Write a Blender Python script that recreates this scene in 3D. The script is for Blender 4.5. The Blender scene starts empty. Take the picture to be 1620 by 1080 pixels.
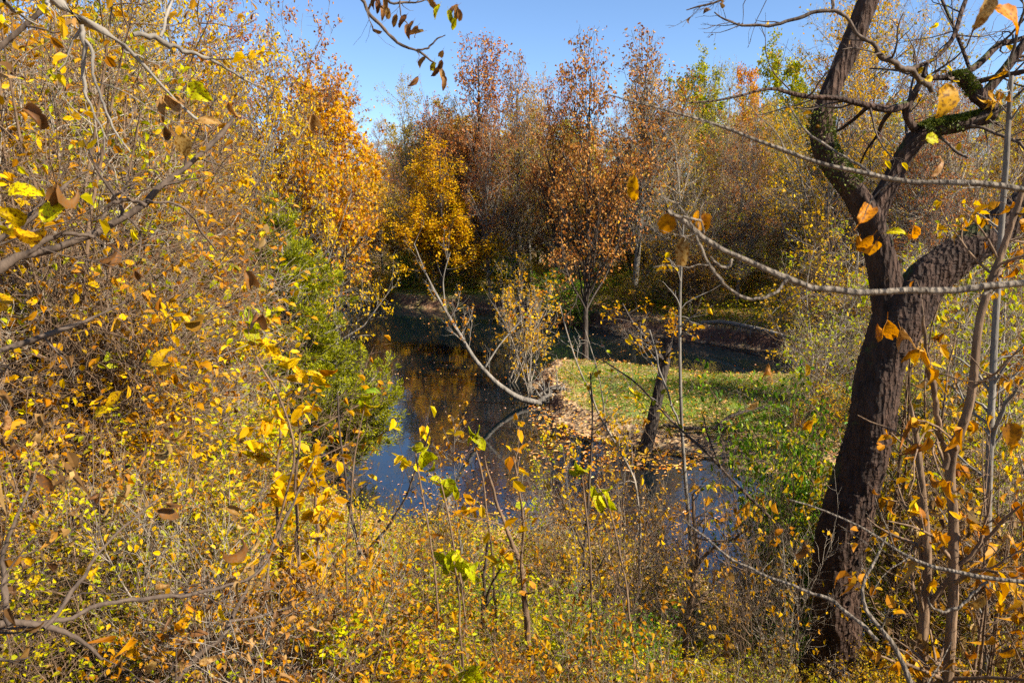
import bpy, math
import numpy as np
from mathutils import Vector, Matrix

# ------------------------------------------------------------------ camera, sky, sun, exposure
scene = bpy.context.scene
COL = scene.collection
CAMZ = 8.0
PITCH = math.radians(10.2)
FPX = 1170.0            # focal length in pixels of the 1620 x 1080 frame
cam_data = bpy.data.cameras.new("camera")
cam = bpy.data.objects.new("camera", cam_data)
COL.objects.link(cam)
cam_data.sensor_width = 36.0
cam_data.lens = 36.0 * FPX / 1620.0
cam_data.clip_end = 3000
cam_data.clip_start = 0.05
cam_data.dof.use_dof = True
cam_data.dof.focus_distance = 18.0
cam_data.dof.aperture_fstop = 9.0
cam.location = (0, 0, CAMZ)
cam.rotation_euler = (math.radians(90) - PITCH, 0, 0)
scene.camera = cam

SUN_EL = math.radians(40)
SUN_AZ = math.radians(115)       # clockwise from the view direction: from the right
world = bpy.data.worlds.new("World")
scene.world = world
world.use_nodes = True
wn = world.node_tree
bg = wn.nodes["Background"]
sky = wn.nodes.new("ShaderNodeTexSky")
sky.sky_type = 'NISHITA'
sky.sun_disc = False
sky.sun_elevation = SUN_EL
sky.sun_rotation = SUN_AZ
sky.air_density = 0.8
sky.dust_density = 0.0
sky.ozone_density = 5.0
wn.links.new(sky.outputs[0], bg.inputs[0])
bg.inputs[1].default_value = 0.074
sd_ = bpy.data.lights.new("sun", 'SUN')
sd_.energy = 5.0
sd_.angle = math.radians(0.5)
sd_.color = (1.0, 0.91, 0.77)
sun = bpy.data.objects.new("sun", sd_)
COL.objects.link(sun)
sdir = Vector((math.sin(SUN_AZ) * math.cos(SUN_EL), math.cos(SUN_AZ) * math.cos(SUN_EL), math.sin(SUN_EL)))
sun.rotation_euler = sdir.to_track_quat('Z', 'Y').to_euler()
scene.view_settings.view_transform = 'Standard'
scene.view_settings.look = 'None'
scene.view_settings.exposure = 1.5
scene.view_settings.gamma = 1.0
scene.render.engine = 'CYCLES'
scene.cycles.max_bounces = 5
scene.cycles.diffuse_bounces = 2
scene.cycles.glossy_bounces = 2
scene.cycles.transmission_bounces = 3
scene.cycles.caustics_reflective = False
scene.cycles.caustics_refractive = False
scene.cycles.use_denoising = False
scene.cycles.use_adaptive_sampling = True
scene.cycles.adaptive_threshold = 0.02

# ------------------------------------------------------------------ helpers
CP, SP = math.cos(PITCH), math.sin(PITCH)


def ray(px, py):
    a = (px - 810) / FPX
    b = (540 - py) / FPX
    return np.array([a, CP + b * SP, -SP + b * CP])


def at(px, py, Y):
    """the point seen at pixel (px, py) of the photograph and Y metres ahead"""
    d = ray(px, py)
    return np.array([0, 0, CAMZ]) + d * (Y / d[1])


def on_plane(px, py, z=0.0):
    d = ray(px, py)
    t = (z - CAMZ) / d[2]
    return np.array([0, 0, CAMZ]) + d * t


def project(p):
    d = np.asarray(p, float) - np.array([0, 0, CAMZ])
    f = d[1] * CP - d[2] * SP
    u = d[1] * SP + d[2] * CP
    return 810 + FPX * d[0] / f, 540 - FPX * u / f


def nrm(v):
    return v / np.maximum(np.linalg.norm(v, axis=-1, keepdims=True), 1e-9)


def mesh_from(name, V, F, mats, tone=None, smooth=True, mi=None):
    """V (n,3); F list of (m,k) int arrays"""
    me = bpy.data.meshes.new(name)
    V = np.ascontiguousarray(V, dtype=np.float32)
    F = [np.asarray(f, dtype=np.int32) for f in F if len(f)]
    sizes = np.concatenate([np.full(len(f), f.shape[1], np.int32) for f in F])
    idx = np.concatenate([f.ravel() for f in F])
    me.vertices.add(len(V))
    me.vertices.foreach_set("co", V.ravel())
    me.loops.add(len(idx))
    me.loops.foreach_set("vertex_index", idx)
    me.polygons.add(len(sizes))
    st = np.zeros(len(sizes), np.int32)
    st[1:] = np.cumsum(sizes)[:-1]
    me.polygons.foreach_set("loop_start", st)
    me.polygons.foreach_set("loop_total", sizes)
    me.polygons.foreach_set("use_smooth", np.full(len(sizes), smooth))
    if tone is not None:
        at_ = me.attributes.new("tone", 'FLOAT', 'POINT')
        at_.data.foreach_set("value", np.ascontiguousarray(tone, dtype=np.float32))
    for m in (mats if isinstance(mats, (list, tuple)) else [mats]):
        me.materials.append(m)
    if mi is not None:
        me.polygons.foreach_set("material_index", mi.astype(np.int32))
    me.update(calc_edges=True)
    return me


def obj(name, me, parent=None, loc=None):
    o = bpy.data.objects.new(name, me)
    COL.objects.link(o)
    if parent is not None:
        o.parent = parent
    if loc is not None:
        o.location = loc
    return o


def tag(o, label=None, cat=None, group=None, kind=None):
    if label: o["label"] = label
    if cat: o["category"] = cat
    if group: o["group"] = group
    if kind: o["kind"] = kind
    return o


# ------------------------------------------------------------------ materials
def new_mat(name):
    m = bpy.data.materials.new(name)
    m.use_nodes = True
    nt = m.node_tree
    for n in list(nt.nodes):
        nt.nodes.remove(n)
    out = nt.nodes.new("ShaderNodeOutputMaterial")
    return m, nt, out


def ramp(nt, stops, interp='LINEAR'):
    r = nt.nodes.new("ShaderNodeValToRGB")
    r.color_ramp.interpolation = interp
    el = r.color_ramp.elements
    el[0].position, el[0].color = stops[0][0], (*stops[0][1], 1)
    el[1].position, el[1].color = stops[-1][0], (*stops[-1][1], 1)
    for p, c in stops[1:-1]:
        e = el.new(p)
        e.color = (*c, 1)
    return r


LEAFDEF = {}


def leaf_mat(name, cols, trans=0.4, hue=0.01, val=0.25, rough=0.55, spots=False):
    LEAFDEF[name] = (cols, trans)
    """leaves: each leaf takes one of the colours, trees of a kind vary a little"""
    m, nt, out = new_mat(name)
    a = nt.nodes.new("ShaderNodeAttribute")
    a.attribute_name = "tone"
    n = len(cols)
    r = ramp(nt, [(i / (n - 1), c) for i, c in enumerate(cols)])
    nt.links.new(a.outputs["Fac"], r.inputs[0])
    oi = nt.nodes.new("ShaderNodeObjectInfo")
    hs = nt.nodes.new("ShaderNodeHueSaturation")
    mh = nt.nodes.new("ShaderNodeMapRange")
    mh.inputs[3].default_value = 0.5 - hue
    mh.inputs[4].default_value = 0.5 + hue
    nt.links.new(oi.outputs["Random"], mh.inputs[0])
    nt.links.new(mh.outputs[0], hs.inputs["Hue"])
    geo = nt.nodes.new("ShaderNodeNewGeometry")
    nz = nt.nodes.new("ShaderNodeTexNoise")
    nz.inputs["Scale"].default_value = 9.0
    nz.inputs["Detail"].default_value = 1.0
    nt.links.new(geo.outputs["Position"], nz.inputs["Vector"])
    mv = nt.nodes.new("ShaderNodeMapRange")
    mv.inputs[1].default_value = 0.3
    mv.inputs[2].default_value = 0.7
    mv.inputs[3].default_value = 1.0 - val
    mv.inputs[4].default_value = 1.0 + val
    nt.links.new(nz.outputs[0], mv.inputs[0])
    nt.links.new(mv.outputs[0], hs.inputs["Value"])
    hs.inputs["Saturation"].default_value = 1.1
    colr = r.outputs[0]
    if spots:
        n4 = nt.nodes.new("ShaderNodeTexNoise"); n4.inputs["Scale"].default_value = 130.0; n4.inputs["Detail"].default_value = 4.0
        nt.links.new(geo.outputs["Position"], n4.inputs["Vector"])
        r4 = ramp(nt, [(0.5, (0, 0, 0)), (0.62, (1, 1, 1))])
        nt.links.new(n4.outputs[0], r4.inputs[0])
        m4 = nt.nodes.new("ShaderNodeMix"); m4.data_type = 'RGBA'
        nt.links.new(r4.outputs[0], m4.inputs[0]); nt.links.new(colr, m4.inputs[6]); m4.inputs[7].default_value = (0.16, 0.07, 0.02, 1)
        colr = m4.outputs[2]
    nt.links.new(colr, hs.inputs["Color"])
    p = nt.nodes.new("ShaderNodeBsdfPrincipled")
    p.inputs["Roughness"].default_value = rough
    p.inputs["Specular IOR Level"].default_value = 0.18
    t = nt.nodes.new("ShaderNodeBsdfTranslucent")
    mx = nt.nodes.new("ShaderNodeMixShader")
    mx.inputs[0].default_value = trans
    nt.links.new(hs.outputs[0], p.inputs["Base Color"])
    nt.links.new(hs.outputs[0], t.inputs["Color"])
    nt.links.new(p.outputs[0], mx.inputs[1])
    nt.links.new(t.outputs[0], mx.inputs[2])
    nt.links.new(mx.outputs[0], out.inputs[0])
    return m


def bark_mat(name, dark, light, scale=6.0, bump=0.4, moss=None, stretch=0.25):
    m, nt, out = new_mat(name)
    tc = nt.nodes.new("ShaderNodeTexCoord")
    mp = nt.nodes.new("ShaderNodeMapping")
    mp.inputs["Scale"].default_value = (1, 1, stretch)
    nt.links.new(tc.outputs["Object"], mp.inputs[0])
    nz = nt.nodes.new("ShaderNodeTexNoise")
    nz.inputs["Scale"].default_value = scale
    nz.inputs["Detail"].default_value = 6
    nz.inputs["Roughness"].default_value = 0.7
    nt.links.new(mp.outputs[0], nz.inputs["Vector"])
    r = ramp(nt, [(0.3, dark), (0.7, light)])
    nt.links.new(nz.outputs[0], r.inputs[0])
    colout = r.outputs[0]
    if moss:
        geo = nt.nodes.new("ShaderNodeNewGeometry")
        sx = nt.nodes.new("ShaderNodeSeparateXYZ")
        nt.links.new(geo.outputs["Normal"], sx.inputs[0])
        n2 = nt.nodes.new("ShaderNodeTexNoise")
        n2.inputs["Scale"].default_value = 2.2
        n2.inputs["Detail"].default_value = 5
        nt.links.new(tc.outputs["Object"], n2.inputs["Vector"])
        ad = nt.nodes.new("ShaderNodeMath"); ad.operation = 'MULTIPLY_ADD'
        ad.inputs[1].default_value = 0.22
        nt.links.new(sx.outputs["Z"], ad.inputs[0])
        nt.links.new(n2.outputs[0], ad.inputs[2])
        rm = ramp(nt, [(moss[1], (0, 0, 0)), (moss[1] + 0.1, (1, 1, 1))])
        nt.links.new(ad.outputs[0], rm.inputs[0])
        mx = nt.nodes.new("ShaderNodeMix"); mx.data_type = 'RGBA'
        nt.links.new(rm.outputs[0], mx.inputs[0])
        nt.links.new(r.outputs[0], mx.inputs[6])
        mx.inputs[7].default_value = (*moss[0], 1)
        colout = mx.outputs[2]
    p = nt.nodes.new("ShaderNodeBsdfPrincipled")
    p.inputs["Roughness"].default_value = 0.85
    p.inputs["Specular IOR Level"].default_value = 0.25
    nt.links.new(colout, p.inputs["Base Color"])
    if bump:
        b = nt.nodes.new("ShaderNodeBump")
        b.inputs["Strength"].default_value = bump
        b.inputs["Distance"].default_value = 0.05
        vo = nt.nodes.new("ShaderNodeTexVoronoi")
        vo.inputs["Scale"].default_value = scale * 2.2
        nt.links.new(mp.outputs[0], vo.inputs["Vector"])
        ad2 = nt.nodes.new("ShaderNodeMath"); ad2.operation = 'ADD'
        nt.links.new(vo.outputs["Distance"], ad2.inputs[0])
        nt.links.new(nz.outputs[0], ad2.inputs[1])
        nt.links.new(ad2.outputs[0], b.inputs["Height"])
        nt.links.new(b.outputs[0], p.inputs["Normal"])
    nt.links.new(p.outputs[0], out.inputs[0])
    return m


M = {}
M['bark_grey'] = bark_mat("bark_grey", (0.07, 0.058, 0.045), (0.26, 0.23, 0.19), 5)
M['bark_pale'] = bark_mat("bark_pale", (0.2, 0.17, 0.14), (0.52, 0.48, 0.42), 4)
M['bark_dark'] = bark_mat("bark_dark", (0.018, 0.013, 0.010), (0.09, 0.07, 0.055), 7, 0.9)
M['bark_big'] = bark_mat("bark_big", (0.009, 0.005, 0.0035), (0.085, 0.046, 0.029), 12, 1.0, moss=((0.05, 0.065, 0.012), 0.66))
M['twig_tan'] = bark_mat("twig_tan", (0.10, 0.08, 0.055), (0.38, 0.32, 0.25), 14, 0.3)
M['vine'] = bark_mat("vine_bark", (0.05, 0.038, 0.027), (0.22, 0.18, 0.135), 40, 0.6)
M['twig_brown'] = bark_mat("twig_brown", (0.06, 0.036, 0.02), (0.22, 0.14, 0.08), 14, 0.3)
M['twig_shadow'] = bark_mat("twig_shaded", (0.03, 0.02, 0.014), (0.12, 0.085, 0.06), 14, 0.3)  # brown twig bark with shade darkened into its colour
M['lf_rust'] = leaf_mat("leaf_rust", [(0.12, 0.04, 0.02), (0.26, 0.085, 0.03), (0.36, 0.14, 0.05), (0.46, 0.20, 0.07), (0.46, 0.27, 0.11), (0.62, 0.29, 0.04)], 0.3)
M['lf_gold'] = leaf_mat("leaf_gold", [(0.30, 0.12, 0.02), (0.54, 0.26, 0.02), (0.66, 0.37, 0.02), (0.64, 0.42, 0.03), (0.42, 0.30, 0.03)], 0.45)
M['lf_orange'] = leaf_mat("leaf_orange", [(0.20, 0.08, 0.025), (0.40, 0.13, 0.025), (0.54, 0.21, 0.03), (0.66, 0.33, 0.05), (0.72, 0.42, 0.06), (0.55, 0.30, 0.12)], 0.42)
M['lf_yellow'] = leaf_mat("leaf_yellow", [(0.22, 0.11, 0.03), (0.50, 0.27, 0.02), (0.68, 0.38, 0.015), (0.74, 0.46, 0.02), (0.55, 0.40, 0.02), (0.64, 0.28, 0.015)], 0.48)
M['lf_mixed'] = leaf_mat("leaf_mixed", [(0.14, 0.09, 0.04), (0.28, 0.17, 0.06), (0.42, 0.29, 0.03), (0.58, 0.42, 0.02), (0.36, 0.37, 0.02), (0.45, 0.2, 0.03)], 0.4)
M['lf_olive'] = leaf_mat("leaf_olive", [(0.10, 0.12, 0.015), (0.2, 0.22, 0.02), (0.34, 0.34, 0.03), (0.46, 0.40, 0.03), (0.45, 0.28, 0.03)], 0.4)
M['lf_lime'] = leaf_mat("leaf_lime", [(0.20, 0.13, 0.04), (0.28, 0.28, 0.02), (0.38, 0.42, 0.02), (0.50, 0.46, 0.02), (0.66, 0.44, 0.02), (0.4, 0.24, 0.07)], 0.5)
M['lf_green'] = leaf_mat("leaf_green", [(0.03, 0.075, 0.012), (0.06, 0.14, 0.018), (0.12, 0.22, 0.025), (0.25, 0.32, 0.04), (0.5, 0.42, 0.04)], 0.35, rough=0.4)
M['lf_dry'] = leaf_mat("leaf_dry", [(0.06, 0.03, 0.014), (0.12, 0.065, 0.028), (0.20, 0.115, 0.045), (0.34, 0.22, 0.09), (0.26, 0.12, 0.03)], 0.25)
M['lf_copper'] = leaf_mat("leaf_copper", [(0.18, 0.07, 0.02), (0.34, 0.14, 0.02), (0.48, 0.22, 0.03), (0.5, 0.28, 0.05), (0.22, 0.11, 0.04)], 0.4)
M['juniper'] = leaf_mat("juniper_spray", [(0.06, 0.07, 0.012), (0.16, 0.175, 0.018), (0.27, 0.27, 0.022), (0.40, 0.36, 0.03)], 0.35, hue=0.01)
M['grass'] = leaf_mat("grass_blades", [(0.07, 0.13, 0.015), (0.15, 0.25, 0.025), (0.26, 0.34, 0.035), (0.42, 0.40, 0.09)], 0.4)
M['litter'] = leaf_mat("litter_leaf", [(0.10, 0.05, 0.025), (0.26, 0.13, 0.05), (0.42, 0.26, 0.12), (0.5, 0.36, 0.2), (0.45, 0.2, 0.05), (0.6, 0.42, 0.08)], 0.2, rough=0.45)
M['floating'] = leaf_mat("floating_leaf", [(0.30, 0.10, 0.03), (0.50, 0.2, 0.04), (0.62, 0.36, 0.10), (0.55, 0.32, 0.2), (0.5, 0.38, 0.06)], 0.1, rough=0.35)


def ground_mat():
    m, nt, out = new_mat("leaf_strewn_soil")
    geo = nt.nodes.new("ShaderNodeNewGeometry")
    vo = nt.nodes.new("ShaderNodeTexVoronoi")
    vo.inputs["Scale"].default_value = 9.0
    nt.links.new(geo.outputs["Position"], vo.inputs["Vector"])
    sp = nt.nodes.new("ShaderNodeSeparateColor")
    nt.links.new(vo.outputs["Color"], sp.inputs[0])
    r = ramp(nt, [(0, (0.05, 0.03, 0.018)), (0.25, (0.14, 0.08, 0.04)), (0.5, (0.3, 0.19, 0.09)), (0.75, (0.42, 0.3, 0.16)), (0.9, (0.4, 0.17, 0.05)), (1, (0.5, 0.38, 0.1))])
    nt.links.new(sp.outputs[0], r.inputs[0])
    a = nt.nodes.new("ShaderNodeAttribute"); a.attribute_name = "tone"
    nz = nt.nodes.new("ShaderNodeTexNoise"); nz.inputs["Scale"].default_value = 25; nz.inputs["Detail"].default_value = 4
    nt.links.new(geo.outputs["Position"], nz.inputs["Vector"])
    rg = ramp(nt, [(0.3, (0.06, 0.09, 0.015)), (0.5, (0.14, 0.19, 0.03)), (0.7, (0.26, 0.27, 0.06))])
    nt.links.new(nz.outputs[0], rg.inputs[0])
    n3 = nt.nodes.new("ShaderNodeTexNoise"); n3.inputs["Scale"].default_value = 0.9; n3.inputs["Detail"].default_value = 4
    nt.links.new(geo.outputs["Position"], n3.inputs["Vector"])
    ad = nt.nodes.new("ShaderNodeMath"); ad.operation = 'ADD'
    nt.links.new(a.outputs["Fac"], ad.inputs[0]); nt.links.new(n3.outputs[0], ad.inputs[1])
    rm = ramp(nt, [(0.98, (0, 0, 0)), (1.0, (1, 1, 1))])
    sb = nt.nodes.new("ShaderNodeMath"); sb.operation = 'MULTIPLY_ADD'; sb.inputs[1].default_value = 4.0; sb.inputs[2].default_value = -3.6
    nt.links.new(ad.outputs[0], sb.inputs[0]); sb.use_clamp = True
    mx = nt.nodes.new("ShaderNodeMix"); mx.data_type = 'RGBA'
    nt.links.new(sb.outputs[0], mx.inputs[0]); nt.links.new(r.outputs[0], mx.inputs[6]); nt.links.new(rg.outputs[0], mx.inputs[7])
    # bare dark soil on the cut banks (steep faces)
    sz = nt.nodes.new("ShaderNodeSeparateXYZ"); nt.links.new(geo.outputs["Normal"], sz.inputs[0])
    ms = nt.nodes.new("ShaderNodeMapRange"); ms.inputs[1].default_value = 0.93; ms.inputs[2].default_value = 0.75
    nt.links.new(sz.outputs["Z"], ms.inputs[0])
    rs = ramp(nt, [(0.35, (0.03, 0.014, 0.008)), (0.7, (0.15, 0.06, 0.03))])
    nt.links.new(nz.outputs[0], rs.inputs[0])
    m2 = nt.nodes.new("ShaderNodeMix"); m2.data_type = 'RGBA'
    nt.links.new(ms.outputs[0], m2.inputs[0]); nt.links.new(mx.outputs[2], m2.inputs[6]); nt.links.new(rs.outputs[0], m2.inputs[7])
    p = nt.nodes.new("ShaderNodeBsdfPrincipled"); p.inputs["Roughness"].default_value = 0.9
    nt.links.new(m2.outputs[2], p.inputs["Base Color"])
    b = nt.nodes.new("ShaderNodeBump"); b.inputs["Strength"].default_value = 0.8; b.inputs["Distance"].default_value = 0.04
    nt.links.new(vo.outputs["Distance"], b.inputs["Height"]); nt.links.new(b.outputs[0], p.inputs["Normal"])
    nt.links.new(p.outputs[0], out.inputs[0])
    return m


def water_mat():
    m, nt, out = new_mat("pond_water")
    geo = nt.nodes.new("ShaderNodeNewGeometry")
    nz = nt.nodes.new("ShaderNodeTexNoise"); nz.inputs["Scale"].default_value = 3.0; nz.inputs["Detail"].default_value = 3
    nt.links.new(geo.outputs["Position"], nz.inputs["Vector"])
    b = nt.nodes.new("ShaderNodeBump"); b.inputs["Strength"].default_value = 0.05; b.inputs["Distance"].default_value = 0.05
    nt.links.new(nz.outputs[0], b.inputs["Height"])
    p = nt.nodes.new("ShaderNodeBsdfPrincipled")
    p.inputs["Base Color"].default_value = (0.002, 0.005, 0.007, 1)
    p.inputs["Roughness"].default_value = 0.0
    p.inputs["IOR"].default_value = 2.7
    nt.links.new(b.outputs[0], p.inputs["Normal"])
    nt.links.new(p.outputs[0], out.inputs[0])
    return m


# ------------------------------------------------------------------ terrain and water
SHORE_PX = [(-60, 560), (100, 556), (250, 545), (420, 512), (520, 488), (568, 474), (640, 486), (700, 490), (760, 487), (810, 492), (865, 505),
            (920, 512), (960, 519), (1030, 530), (1112, 541), (1170, 548), (1223, 557), (1300, 570), (1420, 578), (1560, 584),
            (1580, 600), (1420, 612), (1300, 606), (1223, 601), (1117, 603), (1027, 589), (955, 582), (900, 578), (866, 584), (848, 600), (846, 622), (866, 648),
            (905, 676), (950, 694), (1010, 706), (1080, 712), (1150, 730), (1200, 748), (1290, 770), (1400, 800), (1560, 830), (1750, 850),
            (1850, 1060), (1620, 1085), (1420, 1068), (1270, 1010), (1160, 945), (1060, 890), (940, 856), (830, 842), (740, 838), (660, 830), (600, 816),
            (552, 796), (500, 762), (430, 728), (360, 690), (270, 662), (170, 642), (40, 630), (-80, 620)]
SH = np.array([on_plane(*p)[:2] for p in SHORE_PX])


def smooth_poly(P, it=2):
    for _ in range(it):
        Q = np.roll(P, -1, 0)
        P = np.stack([0.75 * P + 0.25 * Q, 0.25 * P + 0.75 * Q], 1).reshape(-1, 2)
    return P


SH = smooth_poly(SH, 2)


def sdist(X, Y):
    """signed distance to the shore, positive on land"""
    x = X.ravel(); y = Y.ravel()
    best = np.full(x.shape, 1e9); inside = np.zeros(x.shape, bool)
    n = len(SH)
    for i in range(n):
        a = SH[i]; b = SH[(i + 1) % n]
        e = b - a
        wx = x - a[0]; wy = y - a[1]
        t = np.clip((wx * e[0] + wy * e[1]) / (e @ e + 1e-12), 0, 1)
        dx = wx - t * e[0]; dy = wy - t * e[1]
        best = np.minimum(best, dx * dx + dy * dy)
        c = ((a[1] > y) != (b[1] > y)) & (x < (b[0] - a[0]) * (y - a[1]) / (b[1] - a[1] + 1e-12) + a[0])
        inside ^= c
    d = np.sqrt(best)
    return np.where(inside, -d, d).reshape(X.shape)


_sd = sdist


def sdist(X, Y):
    d = _sd(X, Y)
    return d + 0.22 * np.sin(1.9 * X + 1.3 * np.sin(1.1 * Y)) * np.sin(1.7 * Y + 0.8 * np.sin(2.3 * X)) + 0.12 * np.sin(4.1 * X + 2.0 * Y) * np.sin(3.7 * Y - 1.0 * X)


def sstep(a, b, x):
    t = np.clip((x - a) / (b - a), 0, 1)
    return t * t * (3 - 2 * t)


def hnoise(x, y):
    return (np.sin(x * 0.9 + 1.3 * np.sin(y * 0.7)) + np.sin(y * 1.1 + 1.7 * np.sin(x * 0.6 + 2)) + 0.6 * np.sin(x * 2.3 + y * 1.9)
            + 0.4 * np.sin(3.7 * x - 2.9 * y)) * 0.25


def height(X, Y):
    X = np.asarray(X, float); Y = np.asarray(Y, float)
    d = sdist(X, Y)
    w = 1 - sstep(20, 33, Y - 0.12 * np.abs(X))
    r = np.maximum(0, Y - 0.3)
    dd = np.maximum(d, 0)
    near = 6.25 * (dd / (dd + r + 1e-6)) ** 1.15
    near = np.minimum(near, 6.3 + 0 * near) + 0.15 * np.clip(dd, 0, 1)
    far = 0.95 * sstep(0, 0.75, dd) + 0.015 * dd + 12 * sstep(75, 190, Y) + 0.03 * np.maximum(0, np.abs(X) - 25) * sstep(20, 50, Y)
    pen = sstep(22, 26, Y) * (1 - sstep(38, 42, Y)) * sstep(0, 3, X)
    far = far - 0.45 * pen * sstep(0, 0.75, dd)
    h = near * w + far * (1 - w) + 0.12 * hnoise(X, Y) * sstep(0.2, 3, dd)
    h = np.where(d < 0, -0.9 * sstep(0, 2.5, -d), h)
    return h


def gz(x, y):
    return float(height(np.array([x]), np.array([y]))[0])


def build_setting():
    N = 460
    u = np.linspace(-1, 1, N); v = np.linspace(0, 1, N)
    xs = 42 * u + 60 * u ** 3 + 300 * u ** 9
    ys = -14 + 72 * v + 70 * v ** 3 + 320 * v ** 9
    X, Y = np.meshgrid(xs, ys)
    Z = height(X, Y)
    V = np.stack([X, Y, Z], -1).reshape(-1, 3)
    i = np.arange(N * N).reshape(N, N)
    F = np.stack([i[:-1, :-1], i[:-1, 1:], i[1:, 1:], i[1:, :-1]], -1).reshape(-1, 4)
    # where grass grows: peninsula, a strip on the far bank, clearing at the right
    g = 0.62 * sstep(22, 25, Y) * (1 - sstep(36, 40, Y)) * sstep(1, 3, X) * (1 - sstep(17, 22, X))
    dsh = sdist(X, Y)
    g = g * sstep(0.5, 2.2, dsh + 0.7 * hnoise(X * 1.7, Y * 1.7))
    g = np.maximum(g, 0.5 * sstep(46, 50, Y) * (1 - sstep(68, 74, Y)) * (1 - sstep(-2, 4, X)))
    g = np.maximum(g, 0.42 * sstep(44, 47, Y) * (1 - sstep(60, 70, Y)) * sstep(12, 16, X))
    me = mesh_from("ground", V, [F], ground_mat(), tone=g.ravel())
    tag(obj("ground", me), kind="structure")
    s = 420
    W = np.array([[-s, -10, 0], [s, -10, 0], [s, 90, 0], [-s, 90, 0]], float)
    W = np.array([[-75, 8, 0], [60, 8, 0], [60, 78, 0], [-75, 78, 0]], float)
    me = mesh_from("water", W, [np.array([[0, 1, 2, 3]])], water_mat(), smooth=False)
    tag(obj("water", me), kind="structure")


build_setting()

# ------------------------------------------------------------------ branching and leaves (numpy)
def resample(P, R, n):
    P = np.asarray(P, float); R = np.asarray(R, float)
    s = np.r_[0, np.cumsum(np.linalg.norm(np.diff(P, axis=0), axis=1))]
    t = np.linspace(0, s[-1], n + 1)
    # smooth (Catmull-like): interpolate then relax
    Q = np.stack([np.interp(t, s, P[:, k]) for k in range(3)], 1)
    Rr = np.interp(t, s, R)
    for _ in range(2):
        Q[1:-1] = 0.25 * Q[:-2] + 0.5 * Q[1:-1] + 0.25 * Q[2:]
    return Q, Rr


def tubes(P, R, k, rng, rough=0.0):
    """P (n,s+1,3), R (n,s+1) -> verts, quads"""
    n, s1, _ = P.shape
    T = np.empty_like(P)
    T[:, 1:-1] = P[:, 2:] - P[:, :-2]
    T[:, 0] = P[:, 1] - P[:, 0]
    T[:, -1] = P[:, -1] - P[:, -2]
    T = nrm(T)
    ref = rng.normal(size=(n, 1, 3))
    T0 = T.mean(1, keepdims=True)
    ref = nrm(np.cross(T0 + 1e-6, ref))
    U = nrm(ref - (ref * T).sum(-1, keepdims=True) * T)
    W = np.cross(T, U)
    a = np.arange(k) * 2 * np.pi / k
    rr = R[:, :, None] * np.ones(k)
    if rough:
        rr = rr * (1 + rough * rng.normal(size=rr.shape))
    V = P[:, :, None, :] + rr[..., None] * (np.cos(a)[None, None, :, None] * U[:, :, None, :] + np.sin(a)[None, None, :, None] * W[:, :, None, :])
    idx = np.arange(n * s1 * k).reshape(n, s1, k)
    nx = np.roll(idx, -1, 2)
    F = np.stack([idx[:, :-1], nx[:, :-1], nx[:, 1:], idx[:, 1:]], -1).reshape(-1, 4)
    return V.reshape(-1, 3), F


def grow(P, R, rng, n, t=(0.2, 1.0), L=1.0, rel=False, Ltip=0.35, ang=45, angv=12, up=0.1, wob=0.15, segs=4, rf=0.6, rmin=0.003, rtip=0.3, flat=0.0, lvar=0.35):
    """n children scattered along the parent polylines"""
    m, s1, _ = P.shape
    plen = np.linalg.norm(np.diff(P, axis=1), axis=2).sum(1)
    pi = rng.choice(m, n, p=plen / plen.sum())
    tt = t[0] + (t[1] - t[0]) * rng.random(n)
    f = tt * (s1 - 1)
    i0 = np.minimum(f.astype(int), s1 - 2); fr = (f - i0)[:, None]
    A = P[pi, i0]; B = P[pi, i0 + 1]
    pos = A + (B - A) * fr
    tan = nrm(B - A)
    rad = R[pi, i0] * (1 - fr[:, 0]) + R[pi, i0 + 1] * fr[:, 0]
    tn = (tt - t[0]) / (t[1] - t[0] + 1e-9)
    ll = L * (1 - (1 - Ltip) * tn) * (1 + lvar * (2 * rng.random(n) - 1))
    if rel:
        ll = ll * plen[pi]
    th = np.radians(ang + angv * rng.normal(size=n))[:, None]
    rp = rng.normal(size=(n, 3)); rp[:, 2] *= (1 - flat)
    perp = nrm(rp - (rp * tan).sum(1, keepdims=True) * tan)
    d = nrm(tan * np.cos(th) + perp * np.sin(th))
    step = (ll / segs)[:, None]
    Q = np.empty((n, segs + 1, 3)); Q[:, 0] = pos
    for k in range(segs):
        d = d + wob * rng.normal(size=(n, 3))
        d[:, 2] += up
        d[:, 2] *= (1 - flat * 0.5)
        d = nrm(d)
        Q[:, k + 1] = Q[:, k] + d * step
    r0 = np.clip(rad * rf, rmin, None)
    r0 = np.minimum(r0, np.maximum(rad, rmin))
    RR = r0[:, None] * np.linspace(1, rtip, segs + 1)[None, :]
    RR = np.maximum(RR, rmin * 0.6)
    return Q, RR


def T_dia():
    return np.array([(0, 0, 0), (.5, -.36, .1), (1, 0, -.05), (.5, .36, .1)], float), [np.array([[0, 1, 2, 3]])]


def T_needle():
    return np.array([(0, -.08, 0), (.6, -.13, .03), (1, 0, 0), (.6, .13, .03)], float), [np.array([[0, 1, 2, 3]])]


def T_oval():
    return np.array([(0, 0, 0), (.28, -.27, .1), (.7, -.22, .08), (1, 0, -.12), (.7, .22, .08), (.28, .27, .1)], float), [np.array([[0, 1, 2, 3], [0, 3, 4, 5]])]


def T_star():
    o = [(0, 0, 0), (.02, -.42, .06), (.3, -.22, 0), (.55, -.55, .1), (.62, -.2, 0), (1, 0, -.08), (.62, .2, 0), (.55, .55, .1), (.3, .22, 0), (.02, .42, .06)]
    return np.array(o, float), [np.array([[0, 1, 2], [0, 8, 9], [2, 3, 4], [6, 7, 8], [4, 5, 6], [0, 6, 8]]), np.array([[0, 2, 4, 6]])]


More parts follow.
